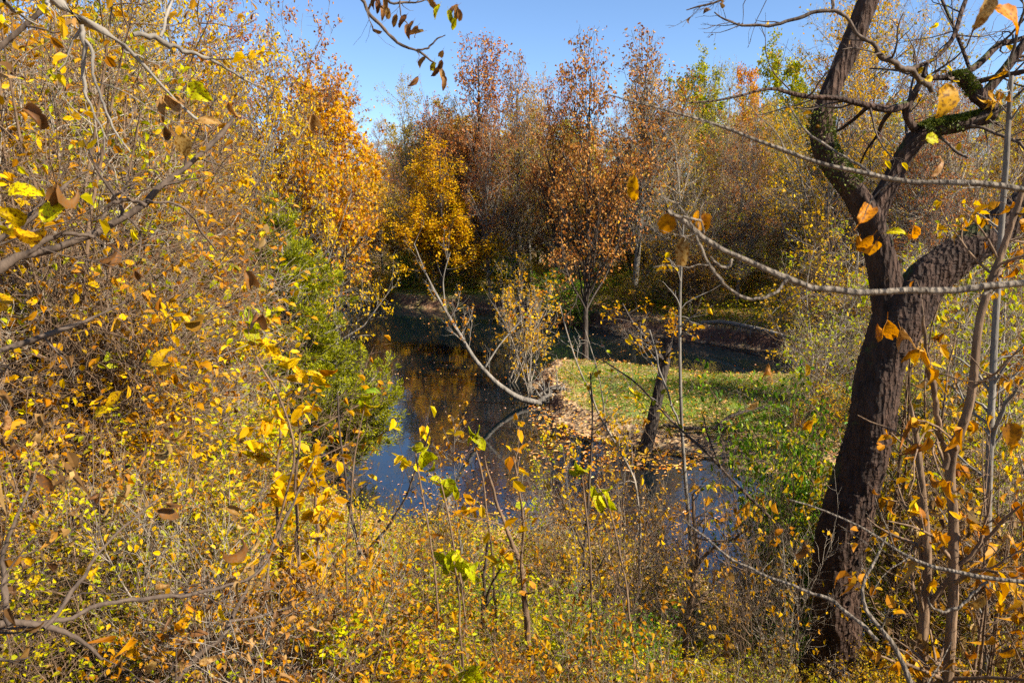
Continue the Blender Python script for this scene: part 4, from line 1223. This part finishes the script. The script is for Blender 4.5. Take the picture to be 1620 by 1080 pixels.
# stems of the centre foreground
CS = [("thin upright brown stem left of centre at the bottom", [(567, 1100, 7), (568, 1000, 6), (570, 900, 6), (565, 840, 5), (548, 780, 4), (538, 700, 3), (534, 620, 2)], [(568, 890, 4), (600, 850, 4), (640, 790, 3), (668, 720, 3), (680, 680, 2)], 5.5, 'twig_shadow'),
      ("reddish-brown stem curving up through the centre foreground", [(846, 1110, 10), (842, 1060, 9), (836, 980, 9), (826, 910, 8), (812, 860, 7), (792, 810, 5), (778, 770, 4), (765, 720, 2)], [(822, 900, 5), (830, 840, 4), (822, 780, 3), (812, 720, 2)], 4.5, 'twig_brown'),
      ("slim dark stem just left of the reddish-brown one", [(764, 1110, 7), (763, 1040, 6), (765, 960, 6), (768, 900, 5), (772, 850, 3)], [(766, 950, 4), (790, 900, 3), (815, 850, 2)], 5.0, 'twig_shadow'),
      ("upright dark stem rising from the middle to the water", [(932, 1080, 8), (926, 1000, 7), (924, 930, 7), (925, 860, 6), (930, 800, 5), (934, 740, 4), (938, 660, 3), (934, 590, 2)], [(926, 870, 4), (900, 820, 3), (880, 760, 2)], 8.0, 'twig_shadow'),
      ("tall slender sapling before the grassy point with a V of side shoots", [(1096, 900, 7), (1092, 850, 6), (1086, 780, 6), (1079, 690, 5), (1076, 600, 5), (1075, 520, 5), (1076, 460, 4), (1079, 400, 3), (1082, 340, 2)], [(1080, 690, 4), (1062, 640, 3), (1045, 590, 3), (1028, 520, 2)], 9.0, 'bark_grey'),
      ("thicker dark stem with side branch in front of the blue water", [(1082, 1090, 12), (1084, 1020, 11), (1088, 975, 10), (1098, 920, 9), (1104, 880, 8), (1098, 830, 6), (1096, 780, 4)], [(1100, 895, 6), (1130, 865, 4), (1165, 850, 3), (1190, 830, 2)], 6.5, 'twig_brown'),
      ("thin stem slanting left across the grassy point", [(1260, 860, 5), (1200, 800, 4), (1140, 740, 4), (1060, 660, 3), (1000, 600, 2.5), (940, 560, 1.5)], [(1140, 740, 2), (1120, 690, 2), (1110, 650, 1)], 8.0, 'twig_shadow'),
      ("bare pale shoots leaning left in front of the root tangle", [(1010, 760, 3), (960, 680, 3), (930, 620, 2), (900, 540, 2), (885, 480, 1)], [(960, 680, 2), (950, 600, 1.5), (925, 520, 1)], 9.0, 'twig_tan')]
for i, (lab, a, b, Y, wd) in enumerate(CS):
    p0 = at(a[0][0], a[0][1], Y)
    branch_thing("sapling", lab, "sapling", [path3(a, Y, 0, root=(p0[0] + 0.1, Y)), path3(b, Y, -.3)], wd, 70 + i,
        levels=[dict(LV, n=14, L=0.11 * Y, rmin=0.0022 * Y / 5), dict(LV2, n=46, rmin=0.0016 * Y / 5)],
        leaf=dict(n=46 if i != 7 else 12, size=0.085, shape='oval', spread=0.01, mat=['lf_yellow', 'lf_gold', 'lf_lime', 'lf_gold', 'lf_yellow', 'lf_copper', 'lf_lime', 'lf_lime'][i], src=[1, 2], droop=0.6), woodname='stem')
# stems at the right
RS = [("thick brown stem standing right of the big trunk at the bottom", [(1458, 1130, 20), (1459, 1060, 18), (1461, 980, 17), (1467, 890, 16), (1463, 830, 15), (1458, 776, 13), (1452, 700, 9), (1440, 640, 5)], [(1461, 960, 8), (1520, 900, 6), (1570, 840, 5), (1610, 800, 3)], 4.2, 'twig_brown'),
      ("tall brown forked stem near the right edge carrying dead leaves", [(1496, 1130, 18), (1500, 1060, 17), (1509, 930, 16), (1508, 800, 15), (1500, 735, 15), (1515, 690, 14), (1532, 655, 13), (1542, 590, 12), (1546, 520, 12), (1558, 470, 11), (1585, 400, 10), (1612, 320, 8), (1650, 200, 6)], [(1500, 735, 9), (1488, 690, 8), (1482, 645, 8), (1474, 600, 7), (1468, 565, 6), (1460, 500, 3)], 3.8, 'twig_brown'),
      ("grey-green straight stem at the far right behind the forked one", [(1555, 1130, 12), (1560, 1000, 12), (1562, 850, 11), (1566, 700, 11), (1572, 560, 10), (1580, 420, 9), (1592, 250, 8), (1600, 120, 6)], [(1566, 700, 6), (1590, 640, 5), (1620, 600, 3)], 5.5, 'bark_grey')]
for i, (lab, a, b, Y, wd) in enumerate(RS):
    p0 = at(a[0][0], a[0][1], Y)
    branch_thing("brown_stem", lab, "sapling", [path3(a, Y, 0, root=(p0[0] + 0.05, Y)), path3(b, Y, -.3)], wd, 80 + i,
        levels=[dict(LV, n=26, L=0.55, rmin=0.003), dict(LV2, n=90, rmin=0.002)],
        leaf=[dict(n=95, size=0.085, shape='curl', spread=0.01, mat='lf_copper', src=[1, 2], droop=1.2), dict(n=60, size=0.07, shape='oval', spread=0.01, mat='lf_gold', src=[2])][: (2 if i != 2 else 1)], woodname='stem', sides=10)

# two long arching vines crossing the right side, very close
v1 = branch_thing("arching_vine", "long pale vine sagging across the right side above the water, knotted at its tip", "vine",
    [path3([(2100, 600, 12), (1900, 440, 12), (1740, 434, 11), (1620, 447, 10), (1560, 456, 10), (1480, 463, 9), (1400, 467, 9), (1340, 464, 8.5), (1290, 456, 8), (1240, 444, 8), (1200, 429, 8), (1160, 410, 8), (1130, 390, 8), (1100, 366, 8), (1075, 348, 7), (1056, 334, 5)], 1.35, 0.1, root=(2.0, 0.9)),
     path3([(1242, 444, 4), (1228, 462, 4), (1205, 474, 4), (1178, 472, 4), (1150, 455, 4), (1128, 430, 4), (1112, 400, 4), (1100, 370, 3)], 1.4),
     path3([(1160, 410, 4), (1148, 424, 4), (1135, 418, 3), (1125, 405, 2)], 1.38), path3([(1056, 334, 4), (1070, 342, 4), (1090, 345, 4), (1110, 350, 3)], 1.38),
     path3([(1100, 366, 3), (1085, 340, 3), (1070, 322, 2), (1050, 315, 1.5)], 1.4)],
    'vine', 91, levels=[dict(LV, n=9, L=0.16, rmin=0.001, t=(0.4, 1)), dict(LV2, n=14, rmin=0.0008)], sides=10, rough=0.05)
v2 = branch_thing("arching_vine", "long tan vine stretching from the right edge up left across the mossy fork", "vine",
    [path3([(2100, 420, 10), (1900, 316, 9), (1720, 304, 9), (1620, 298, 8), (1540, 294, 8), (1450, 289, 7.5), (1395, 283, 7), (1330, 268, 6), (1280, 253, 5.5), (1230, 234, 5), (1170, 210, 4), (1100, 186, 3.5), (1020, 164, 2.5), (960, 150, 1.5)], 1.6, 0.2, root=(2.3, 1.1)),
     path3([(1395, 283, 4), (1350, 258, 3.5), (1310, 232, 3), (1270, 205, 2.5), (1250, 170, 2)], 1.7, .2)],
    'vine', 92, levels=[dict(LV, n=10, L=0.22, rmin=0.001), dict(LV2, n=16, rmin=0.0008)], sides=10, rough=0.04)
v3 = branch_thing("pale_twig", "pale smooth forked twig curving up at the bottom right", "branch",
    [path3([(1500, 1180, 9), (1440, 1080, 7), (1416, 1022, 7), (1390, 990, 6.5), (1374, 975, 6), (1362, 952, 5), (1366, 925, 4.5), (1374, 900, 4), (1392, 872, 3.5), (1402, 850, 2)], 2.0, 0.2, root=(1.5, 1.5)),
     path3([(1390, 1014, 6), (1350, 975, 5), (1305, 944, 5), (1250, 925, 4.5), (1200, 905, 4), (1150, 880, 3.5), (1110, 845, 3), (1080, 820, 2)], 2.05, .4)],
    'vine', 93, levels=LVs(16, 44, 0.3, 0.0012), leaf=dict(n=26, size=0.06, shape='curl', spread=0.01, mat='lf_copper', src=[1, 2], droop=1), sides=10)
v4 = branch_thing("pale_twig", "thin pale twig running level at the lower right edge with a hooked side shoot", "branch",
    [path3([(1750, 930, 7), (1620, 920, 6), (1560, 915, 6), (1500, 905, 6), (1450, 890, 5), (1400, 855, 4), (1340, 820, 3), (1250, 790, 2)], 2.2, 0.3, root=(2.4, 1.6)), path3([(1560, 916, 4), (1540, 940, 4), (1520, 958, 4), (1495, 970, 4), (1475, 962, 3), (1468, 945, 2)], 2.2)],
    'vine', 94, levels=LVs(14, 40, 0.3, 0.0012), leaf=dict(n=16, size=0.06, shape='curl', spread=0.01, mat='lf_copper', src=[1, 2], droop=1), sides=8)
t1 = branch_thing("drooping_twig", "thin twig hanging from the top into the sky with dangling brown leaves", "branch",
    [path3([(520, -120, 6), (566, -8, 5), (600, 40, 4), (628, 70, 4), (658, 80, 3), (672, 90, 3), (688, 102, 2)], 3.6), path3([(658, 80, 2.5), (678, 76, 2.5), (690, 62, 2), (705, 56, 1.2)], 3.6), path3([(520, -120, 5), (600, -30, 4), (615, 10, 3), (632, 2, 3), (665, 6, 2), (690, -5, 2)], 3.6, .2),
     path3([(632, 2, 2), (634, 25, 1.5), (646, 40, 1.2)], 3.7), path3([(670, -5, 2), (684, 12, 1.5), (690, 18, 1)], 3.7), path3([(578, 14, 1.5), (586, 35, 1.2), (590, 44, 1)], 3.6)],
    'twig_shadow', 95, levels=[dict(LV, n=10, L=0.18, rmin=0.0012)], sides=6)
t2 = branch_thing("drooping_twig", "dark wavy twig across the sky left of the mossy limb", "branch",
    [path3([(1480, 140, 8, 5.6), (1400, 90, 7), (1355, 54, 5), (1340, 31, 5), (1322, 15, 5), (1298, 15, 5), (1275, 26, 4.5), (1254, 34, 4.5), (1225, 38, 4), (1190, 42, 3.5), (1150, 34, 2.5), (1130, 20, 1.5)], 5.2), path3([(1320, 14, 4), (1316, -10, 4), (1310, -60, 3)], 5.2),
     path3([(1310, -60, 4), (1220, -30, 3), (1150, -2, 3), (1110, 8, 2.5), (1085, 16, 1.5)], 5.2)],
    'twig_shadow', 96, levels=[dict(LV, n=22, L=0.4, rmin=0.002, up=0.02), dict(LV2, n=60, rmin=0.0015)], leaf=dict(n=8, size=0.07, shape='curl', spread=0.01, mat='lf_dry'), sides=6)

# big leaves near the lens
for (px, py, sz, Y, ang, sh, mt, tn, lb) in [
    (1500, 156, 56, 1.7, -110, 'broad', 'lf_gold', .22, None), (1474, 122, 34, 1.7, 20, 'narrow', 'lf_gold', .75, None)]:
    big_leaf(v2, px, py, sz, Y, ang, sh, mt, tn, int(px))
for (px, py, sz, Y, ang, sh, mt, tn) in [
    (1055, 356, 44, 1.45, -100, 'broad', 'lf_gold', .1), (1112, 350, 54, 1.45, 70, 'curled', 'lf_gold', .3), (1079, 402, 62, 1.45, -96, 'narrow', 'lf_dry', .75), (1001, 302, 54, 1.5, -92, 'narrow', 'lf_gold', .35),
    (1604, 690, 54, 1.4, -60, 'broad', 'lf_gold', .05)]:
    big_leaf(v1, px, py, sz, Y, ang, sh, mt, tn, int(px))
for (px, py, sz, Y, ang, sh, mt, tn) in [
    (1376, 330, 70, 2.0, 50, 'narrow', 'lf_gold', .1), (1602, 22, 60, 1.6, -20, 'broad', 'lf_orange', .45), (1562, 15, 60, 1.6, -110, 'narrow', 'lf_dry', .7), (1420, 365, 36, 2.6, 15, 'narrow', 'lf_lime', .55),
    (1448, 370, 30, 2.6, -80, 'curled', 'lf_orange', .4), (1367, 388, 44, 2.6, -120, 'narrow', 'lf_gold', .15), (1381, 395, 44, 2.6, -85, 'curled', 'lf_gold', .1), (1404, 530, 60, 3.0, -80, 'curled', 'lf_gold', .12),
    (1432, 545, 60, 3.0, -70, 'curled', 'lf_dry', .9), (1440, 570, 50, 3.0, -120, 'curled', 'lf_gold', .05), (1478, 218, 30, 2.4, 15, 'broad', 'lf_lime', .5), (1488, 265, 40, 2.4, 45, 'narrow', 'lf_dry', .6)]:
    big_leaf(v2, px, py, sz, Y, ang, sh, mt, tn, int(px))
for (px, py, sz, Y, ang, sh, mt, tn) in [
    (313, 145, 42, 2.6, -40, 'broad', 'lf_lime', .55), (82, 330, 56, 2.3, 60, 'broad', 'lf_lime', .6), (92, 318, 60, 2.3, -100, 'curled', 'lf_dry', .3), (35, 300, 50, 2.3, 10, 'broad', 'lf_lime', .7), (25, 345, 60, 2.3, -20, 'curled', 'lf_lime', .9),
    (55, 180, 46, 2.4, -20, 'curled', 'lf_dry', .3), (500, 200, 44, 2.6, -80, 'curled', 'lf_dry', .6), (255, 170, 40, 2.6, -90, 'narrow', 'lf_dry', .4), (275, 165, 40, 2.6, -50, 'curled', 'lf_dry', .6), (367, 178, 34, 2.5, -85, 'narrow', 'lf_dry', .5),
    (330, 190, 40, 2.6, 10, 'narrow', 'lf_dry', .55), (40, 375, 50, 2.3, -50, 'curled', 'lf_yellow', .6), (290, 230, 40, 2.6, -90, 'broad', 'lf_dry', .8), (268, 215, 36, 2.6, -80, 'curled', 'lf_dry', .2)]:
    big_leaf(b3_ if px != 313 else b1_, px, py, sz, Y, ang, sh, mt, tn, int(px) + int(py))
rg = np.random.default_rng(55)
for i in range(34):
    px = rg.uniform(0, 420); py = rg.uniform(400, 1060)
    big_leaf([b4_, b5_, b3_][0 if py < 600 else 1], px, py, rg.uniform(26, 60), rg.uniform(2.2, 3.2), rg.uniform(-180, 20), rg.choice(['curled', 'narrow', 'curled']), rg.choice(['lf_dry', 'lf_dry', 'lf_yellow']), rg.random(), 300 + i)
for i in range(20):
    px = rg.uniform(1150, 1600); py = rg.uniform(560, 1060)
    big_leaf(v4 if py < 900 else v3, px, py, rg.uniform(20, 44), rg.uniform(2.2, 3.4), rg.uniform(-130, -50), rg.choice(['curled', 'narrow']), rg.choice(['lf_copper', 'lf_copper', 'lf_dry']), rg.random(), 400 + i)
for (px, py) in [(598, 8), (606, 18), (614, 24), (590, 2), (610, 8), (586, 6), (624, 34), (636, 32), (648, 42), (654, 50), (644, 48), (660, 50), (686, 8), (690, 16), (684, 2), (716, 14), (712, 26), (722, 22), (718, 40), (728, 26),
                 (684, 108), (690, 114), (696, 106), (700, 118), (703, 130), (656, 130), (665, 98), (697, 88), (594, 50)]:
    big_leaf(t1, px, py, 24, 3.6, -90 + rg.normal() * 35, 'narrow', rg.choice(['lf_dry', 'lf_dry', 'lf_lime']), rg.random() * .6, int(px * 3 + py))


# sprigs of living leaves on thin stems, well in front of the pond
def sprig(label, Y, stem, lf, wood='twig_brown', seed=0):
    p0 = at(stem[0][0], stem[0][1], Y)
    e = branch_thing("leafy_sprig", label, "sprig", [path3(stem, Y, 0, root=(p0[0] + 0.1, Y))], wood, seed, levels=[dict(LV, n=5, L=0.08 * Y, rmin=0.0012)], woodname='stem', sides=6)
    for i, (px, py, sz, ang, mt, tn) in enumerate(lf):
        big_leaf(e, px, py, sz, Y, ang, 'broad' if i % 3 else 'narrow', mt, tn, seed * 10 + i, face=0.7)
    return e


sprig("green-to-yellow leaf sprig with orange end in front of the juniper", 4.0, [(430, 1100, 5), (420, 900, 4), (470, 720, 3), (450, 640, 3), (400, 560, 2.5), (385, 500, 2), (395, 490, 2)],
      [(395, 500, 34, -60, 'lf_green', .75), (402, 515, 38, -20, 'lf_lime', .4), (400, 530, 36, -30, 'lf_lime', .3), (408, 542, 36, 0, 'lf_gold', .3), (425, 545, 30, -50, 'lf_yellow', .6), (432, 556, 30, -40, 'lf_gold', .5), (446, 566, 36, 10, 'lf_yellow', .65),
       (452, 578, 34, 0, 'lf_yellow', .7), (464, 572, 28, 60, 'lf_lime', .75), (470, 585, 30, -30, 'lf_yellow', .6), (478, 596, 30, -50, 'lf_yellow', .55), (460, 600, 28, -140, 'lf_gold', .3), (500, 590, 36, 10, 'lf_yellow', .5), (518, 590, 30, -20, 'lf_copper', .3), (504, 602, 30, -60, 'lf_gold', .6)], seed=11)
sprig("small green and orange sprig over the juniper's right edge", 4.2, [(560, 1100, 4), (545, 900, 3), (560, 720, 2.5), (578, 640, 2)],
      [(590, 617, 30, 10, 'lf_green', .6), (582, 630, 28, -20, 'lf_lime', .5), (576, 640, 28, -90, 'lf_lime', .3), (586, 645, 30, -40, 'lf_lime', .7), (578, 652, 24, -60, 'lf_gold', .4)], seed=12)
lm = 'lf_lime'
sprig("lime green drooping sprig left of the pond's centre", 4.2, [(700, 1100, 4), (690, 920, 3), (665, 760, 2.5), (655, 705, 2)],
      [(665, 712, 34, -20, lm, .4), (672, 728, 40, -80, lm, .3), (682, 724, 36, -60, lm, .45), (688, 738, 28, -80, lm, .35), (660, 705, 24, 170, lm, .5)], seed=13)
sprig("lime green sprig just right of and below the first one", 4.2, [(745, 1100, 4), (730, 920, 3), (705, 790, 2.5), (695, 755, 2)],
      [(695, 758, 34, -10, lm, .5), (706, 772, 38, -110, lm, .3), (714, 768, 30, -60, lm, .4), (722, 782, 32, -80, lm, .55), (690, 764, 24, 190, lm, .5)], seed=14)
sprig("lime green upright sprig before the dark water", 5.0, [(790, 1100, 4), (780, 900, 3), (765, 760, 2.5), (748, 690, 2)],
      [(748, 688, 28, 150, lm, .4), (755, 695, 30, -30, lm, .3), (762, 702, 26, -50, lm, .5), (742, 695, 26, 200, lm, .45), (757, 684, 22, 40, lm, .5)], seed=15)
sprig("lime green leaf cluster low in the centre foreground", 3.4, [(735, 1110, 4), (728, 1000, 3), (722, 900, 2.5), (715, 880, 2)],
      [(706, 898, 50, -120, lm, .35), (716, 888, 44, -80, lm, .4), (728, 900, 46, -110, lm, .45), (738, 896, 44, -40, lm, .5), (746, 905, 40, -50, lm, .45), (700, 884, 36, 160, lm, .3), (722, 876, 30, 60, lm, .55)], seed=16)
sprig("lime green leaf pair hanging right of the centre", 4.0, [(1010, 1100, 4), (990, 920, 3), (965, 800, 2.5), (945, 765, 2)],
      [(940, 782, 36, -70, 'lf_lime', .3), (950, 795, 42, -60, lm, .5), (958, 790, 34, -50, lm, .6), (962, 776, 30, -20, lm, .4), (966, 800, 30, -70, lm, .5)], seed=17)
sprig("lime green small sprig above the leaf pair", 4.4, [(935, 1100, 4), (935, 920, 3), (928, 800, 2.5), (920, 748, 2)],
      [(905, 748, 30, 180, lm, .45), (915, 742, 28, 150, lm, .4), (924, 745, 26, -30, lm, .5), (912, 752, 24, -120, lm, .35)], seed=18)
sprig("bright lime leaves at the bottom edge of the picture", 3.0, [(750, 1200, 4), (748, 1120, 3), (742, 1080, 2.5)],
      [(728, 1062, 44, 130, lm, .5), (740, 1068, 48, 80, lm, .55), (755, 1072, 44, -80, lm, .4), (722, 1078, 36, 190, lm, .6), (738, 1080, 36, -100, lm, .5)], seed=19)
# orange-yellow shoots at left of the pond
for i, (px, py0, Y, lab) in enumerate([(440, 620, 4.6, "leftmost of the orange-yellow leafed shoots before the juniper"), (470, 660, 4.4, "middle one of the orange-yellow leafed shoots before the juniper"), (500, 740, 4.8, "rightmost of the orange-yellow leafed shoots before the juniper")]):
    e = branch_thing("leafy_shoot", lab, "sapling", [path3([(px - 10, 1110, 7), (px - 4, 1000, 6), (px + 4, 880, 5), (px - 2, 760, 4), (px + 6, py0 + 40, 3), (px, py0, 2)], Y, 0, root=(at(px, 1000, Y)[0], Y))], 'twig_brown', 140 + i,
        levels=[dict(LV, n=16, L=0.5, rmin=0.0022, up=0.03), dict(LV2, n=40, rmin=0.0016)],
        leaf=[dict(n=70, size=0.10, shape='oval', spread=0.01, mat='lf_yellow', src=[1, 2], droop=0.7), dict(n=50, size=0.10, shape='oval', spread=0.01, mat='lf_gold', src=[1, 2], droop=0.7)], woodname='stem')

# ------------------------------------------------------------------ countless small stuff
def scatter_stuff(name, n, sampler, size, mat, seed, shape='dia', zoff=0.01, hmax=0.0, flat=1.0, svar=0.4, cond=None):
    rg = np.random.default_rng(seed)
    X, Y = sampler(rg, n)
    d = sdist(X, Y)
    m = cond(d)
    X, Y = X[m], Y[m]; n = len(X)
    Z = np.maximum(height(X, Y), 0.0) if zoff is not None else np.zeros(n)
    Pp = np.stack([X, Y, Z + (zoff or 0) + hmax * rg.random(n) ** 1.5], -1)
    fake = np.stack([Pp, Pp], 1)
    a = rg.normal(size=(n, 3)); a[:, 2] *= (1 - flat); a = nrm(a)
    nn = rg.normal(size=(n, 3)) * (0.25 + (1 - flat)); nn[:, 2] = 1
    b = nrm(np.cross(nn, a)); nn = np.cross(a, b)
    TV, TF = TEMPL[shape]
    s = (size * (1 + svar * (2 * rg.random(n) - 1)))[:, None, None]
    V = Pp[:, None] + s * (TV[None, :, 0:1] * a[:, None] + TV[None, :, 1:2] * b[:, None] + TV[None, :, 2:3] * nn[:, None])
    k = len(TV); off = (np.arange(n) * k)[:, None, None]
    F = [(f[None] + off).reshape(-1, f.shape[1]) for f in TF]
    me = mesh_from(name, V.reshape(-1, 3), F, M[mat], tone=np.repeat(rg.random(n), k), smooth=False)
    return tag(obj(name, me), kind='stuff')


def box(x0, x1, y0, y1):
    return lambda rg, n: (rg.uniform(x0, x1, n), rg.uniform(y0, y1, n))


def wedge(y0, y1, s=0.85):
    def f(rg, n):
        Y = y0 + (y1 - y0) * rg.random(n) ** 1.2
        return (rg.random(n) * 2 - 1) * (Y * s + 3), Y
    return f


def pixbox(x0, x1, y0, y1):
    def f(rg, n):
        px = rg.uniform(x0, x1, n); py = rg.uniform(y0, y1, n)
        Q = np.array([on_plane(a, b)[:2] for a, b in zip(px, py)])
        return Q[:, 0], Q[:, 1]
    return f


land = lambda d: d > 0.05
scatter_stuff("fallen_leaves", 8000, box(1, 20, 22, 38), 0.11, 'litter', 206, 'dia', cond=land, hmax=0.12, flat=0.7)
scatter_stuff("fallen_leaves", 26000, box(-8, 40, 38, 56), 0.14, 'litter', 207, 'dia', cond=lambda d: d > 0.02, hmax=0.08, flat=0.7)
scatter_stuff("fallen_leaves", 60000, wedge(2, 22), 0.08, 'litter', 201, 'dia', cond=land, hmax=0.05, flat=0.8)
scatter_stuff("fallen_leaves", 50000, wedge(24, 75), 0.12, 'litter', 202, 'dia', cond=land, hmax=0.05, flat=0.8)
scatter_stuff("undergrowth", 90000, wedge(3, 20), 0.06, 'lf_lime', 203, 'oval', cond=land, hmax=0.45, flat=0.5)
scatter_stuff("undergrowth", 40000, wedge(3, 20), 0.065, 'lf_mixed', 204, 'oval', cond=land, hmax=0.6, flat=0.4)
scatter_stuff("undergrowth", 110000, wedge(40, 110, 0.8), 0.16, 'lf_olive', 205, 'oval', cond=lambda d: d > 1.5, hmax=0.9, flat=0.5)
fl = lambda d: d < -0.03
M['floating_pink'] = leaf_mat("floating_leaf_pale", [(0.38, 0.2, 0.12), (0.5, 0.3, 0.2), (0.6, 0.42, 0.3), (0.45, 0.22, 0.1)], 0.1)
for nm, n, reg, sz, mt in [("floating_leaves", 3200, (840, 1110, 625, 745), 0.13, 'floating'), ("floating_leaves", 1100, (640, 1100, 690, 850), 0.11, 'floating'), ("floating_leaves", 260, (540, 860, 560, 820), 0.075, 'floating_pink'),
                           ("floating_leaves", 240, (570, 1250, 488, 600), 0.12, 'floating'), ("floating_leaves", 250, (1050, 1500, 800, 1050), 0.08, 'floating_pink')]:
    o = scatter_stuff(nm, n, pixbox(*reg), sz, mt, 210 + n, 'oval', cond=(lambda d: (d < -0.03) & (np.random.default_rng(9).random(d.shape) < np.exp(-(-d) / 1.6) + 0.12)) if n > 450 else fl, zoff=0.012, flat=1.0)


def grass(name, n, sampler, h, seed, cond):
    rg = np.random.default_rng(seed)
    X, Y = sampler(rg, n)
    m = cond(sdist(X, Y)) & (hnoise(X * 1.3, Y * 1.3) + 0.5 * rg.normal(size=n) > -0.35)
    X, Y = X[m], Y[m]; n = len(X)
    b = np.stack([X, Y, height(X, Y) - 0.01], -1)
    a = nrm(np.stack([rg.normal(size=n) * .5, rg.normal(size=n) * .5, np.ones(n)], -1))
    w = nrm(np.cross(a, rg.normal(size=(n, 3)))) * 0.006
    hh = (h * (0.5 + rg.random(n)))[:, None]
    V = np.stack([b - w * 1.5, b + w * 1.5, b + a * hh], 1).reshape(-1, 3)
    me = mesh_from(name, V, [np.arange(3 * n).reshape(n, 3)], M['grass'], tone=np.repeat(rg.random(n), 3), smooth=False)
    return tag(obj(name, me), kind='stuff')


grass("grass", 130000, box(1, 18, 22, 37), 0.13, 301, lambda d: d > 0.9)
grass("grass", 40000, box(-22, 2, 48, 66), 0.2, 302, lambda d: d > 0.5)
grass("grass", 50000, box(10, 40, 42, 66), 0.25, 303, lambda d: d > 0.8)

# ------------------------------------------------------------------ labels: tell look-alikes apart by their order
ORD = ['leftmost'] + [w + ' from left' for w in 'second third fourth fifth sixth seventh eighth ninth tenth eleventh twelfth thirteenth fourteenth fifteenth sixteenth seventeenth eighteenth nineteenth twentieth twenty-first twenty-second twenty-third'.split()] + [f'{i}th from left' for i in range(24, 40)]
by = {}
for o in scene.objects:
    if o.parent is None and "label" in o.keys() and o.type == 'EMPTY':
        by.setdefault(o["label"], []).append(o)
for lab, L in by.items():
    if len(L) < 2: continue
    L.sort(key=lambda o: project(o.location)[0])
    for i, o in enumerate(L[:36]):
        new = (ORD[i] if i < len(L) - 1 or i == 0 else 'rightmost') + ' ' + lab
        if len(new.split()) <= 16:
            o["label"] = new
    if "group" not in L[0].keys():
        for o in L: o["group"] = lab
#END
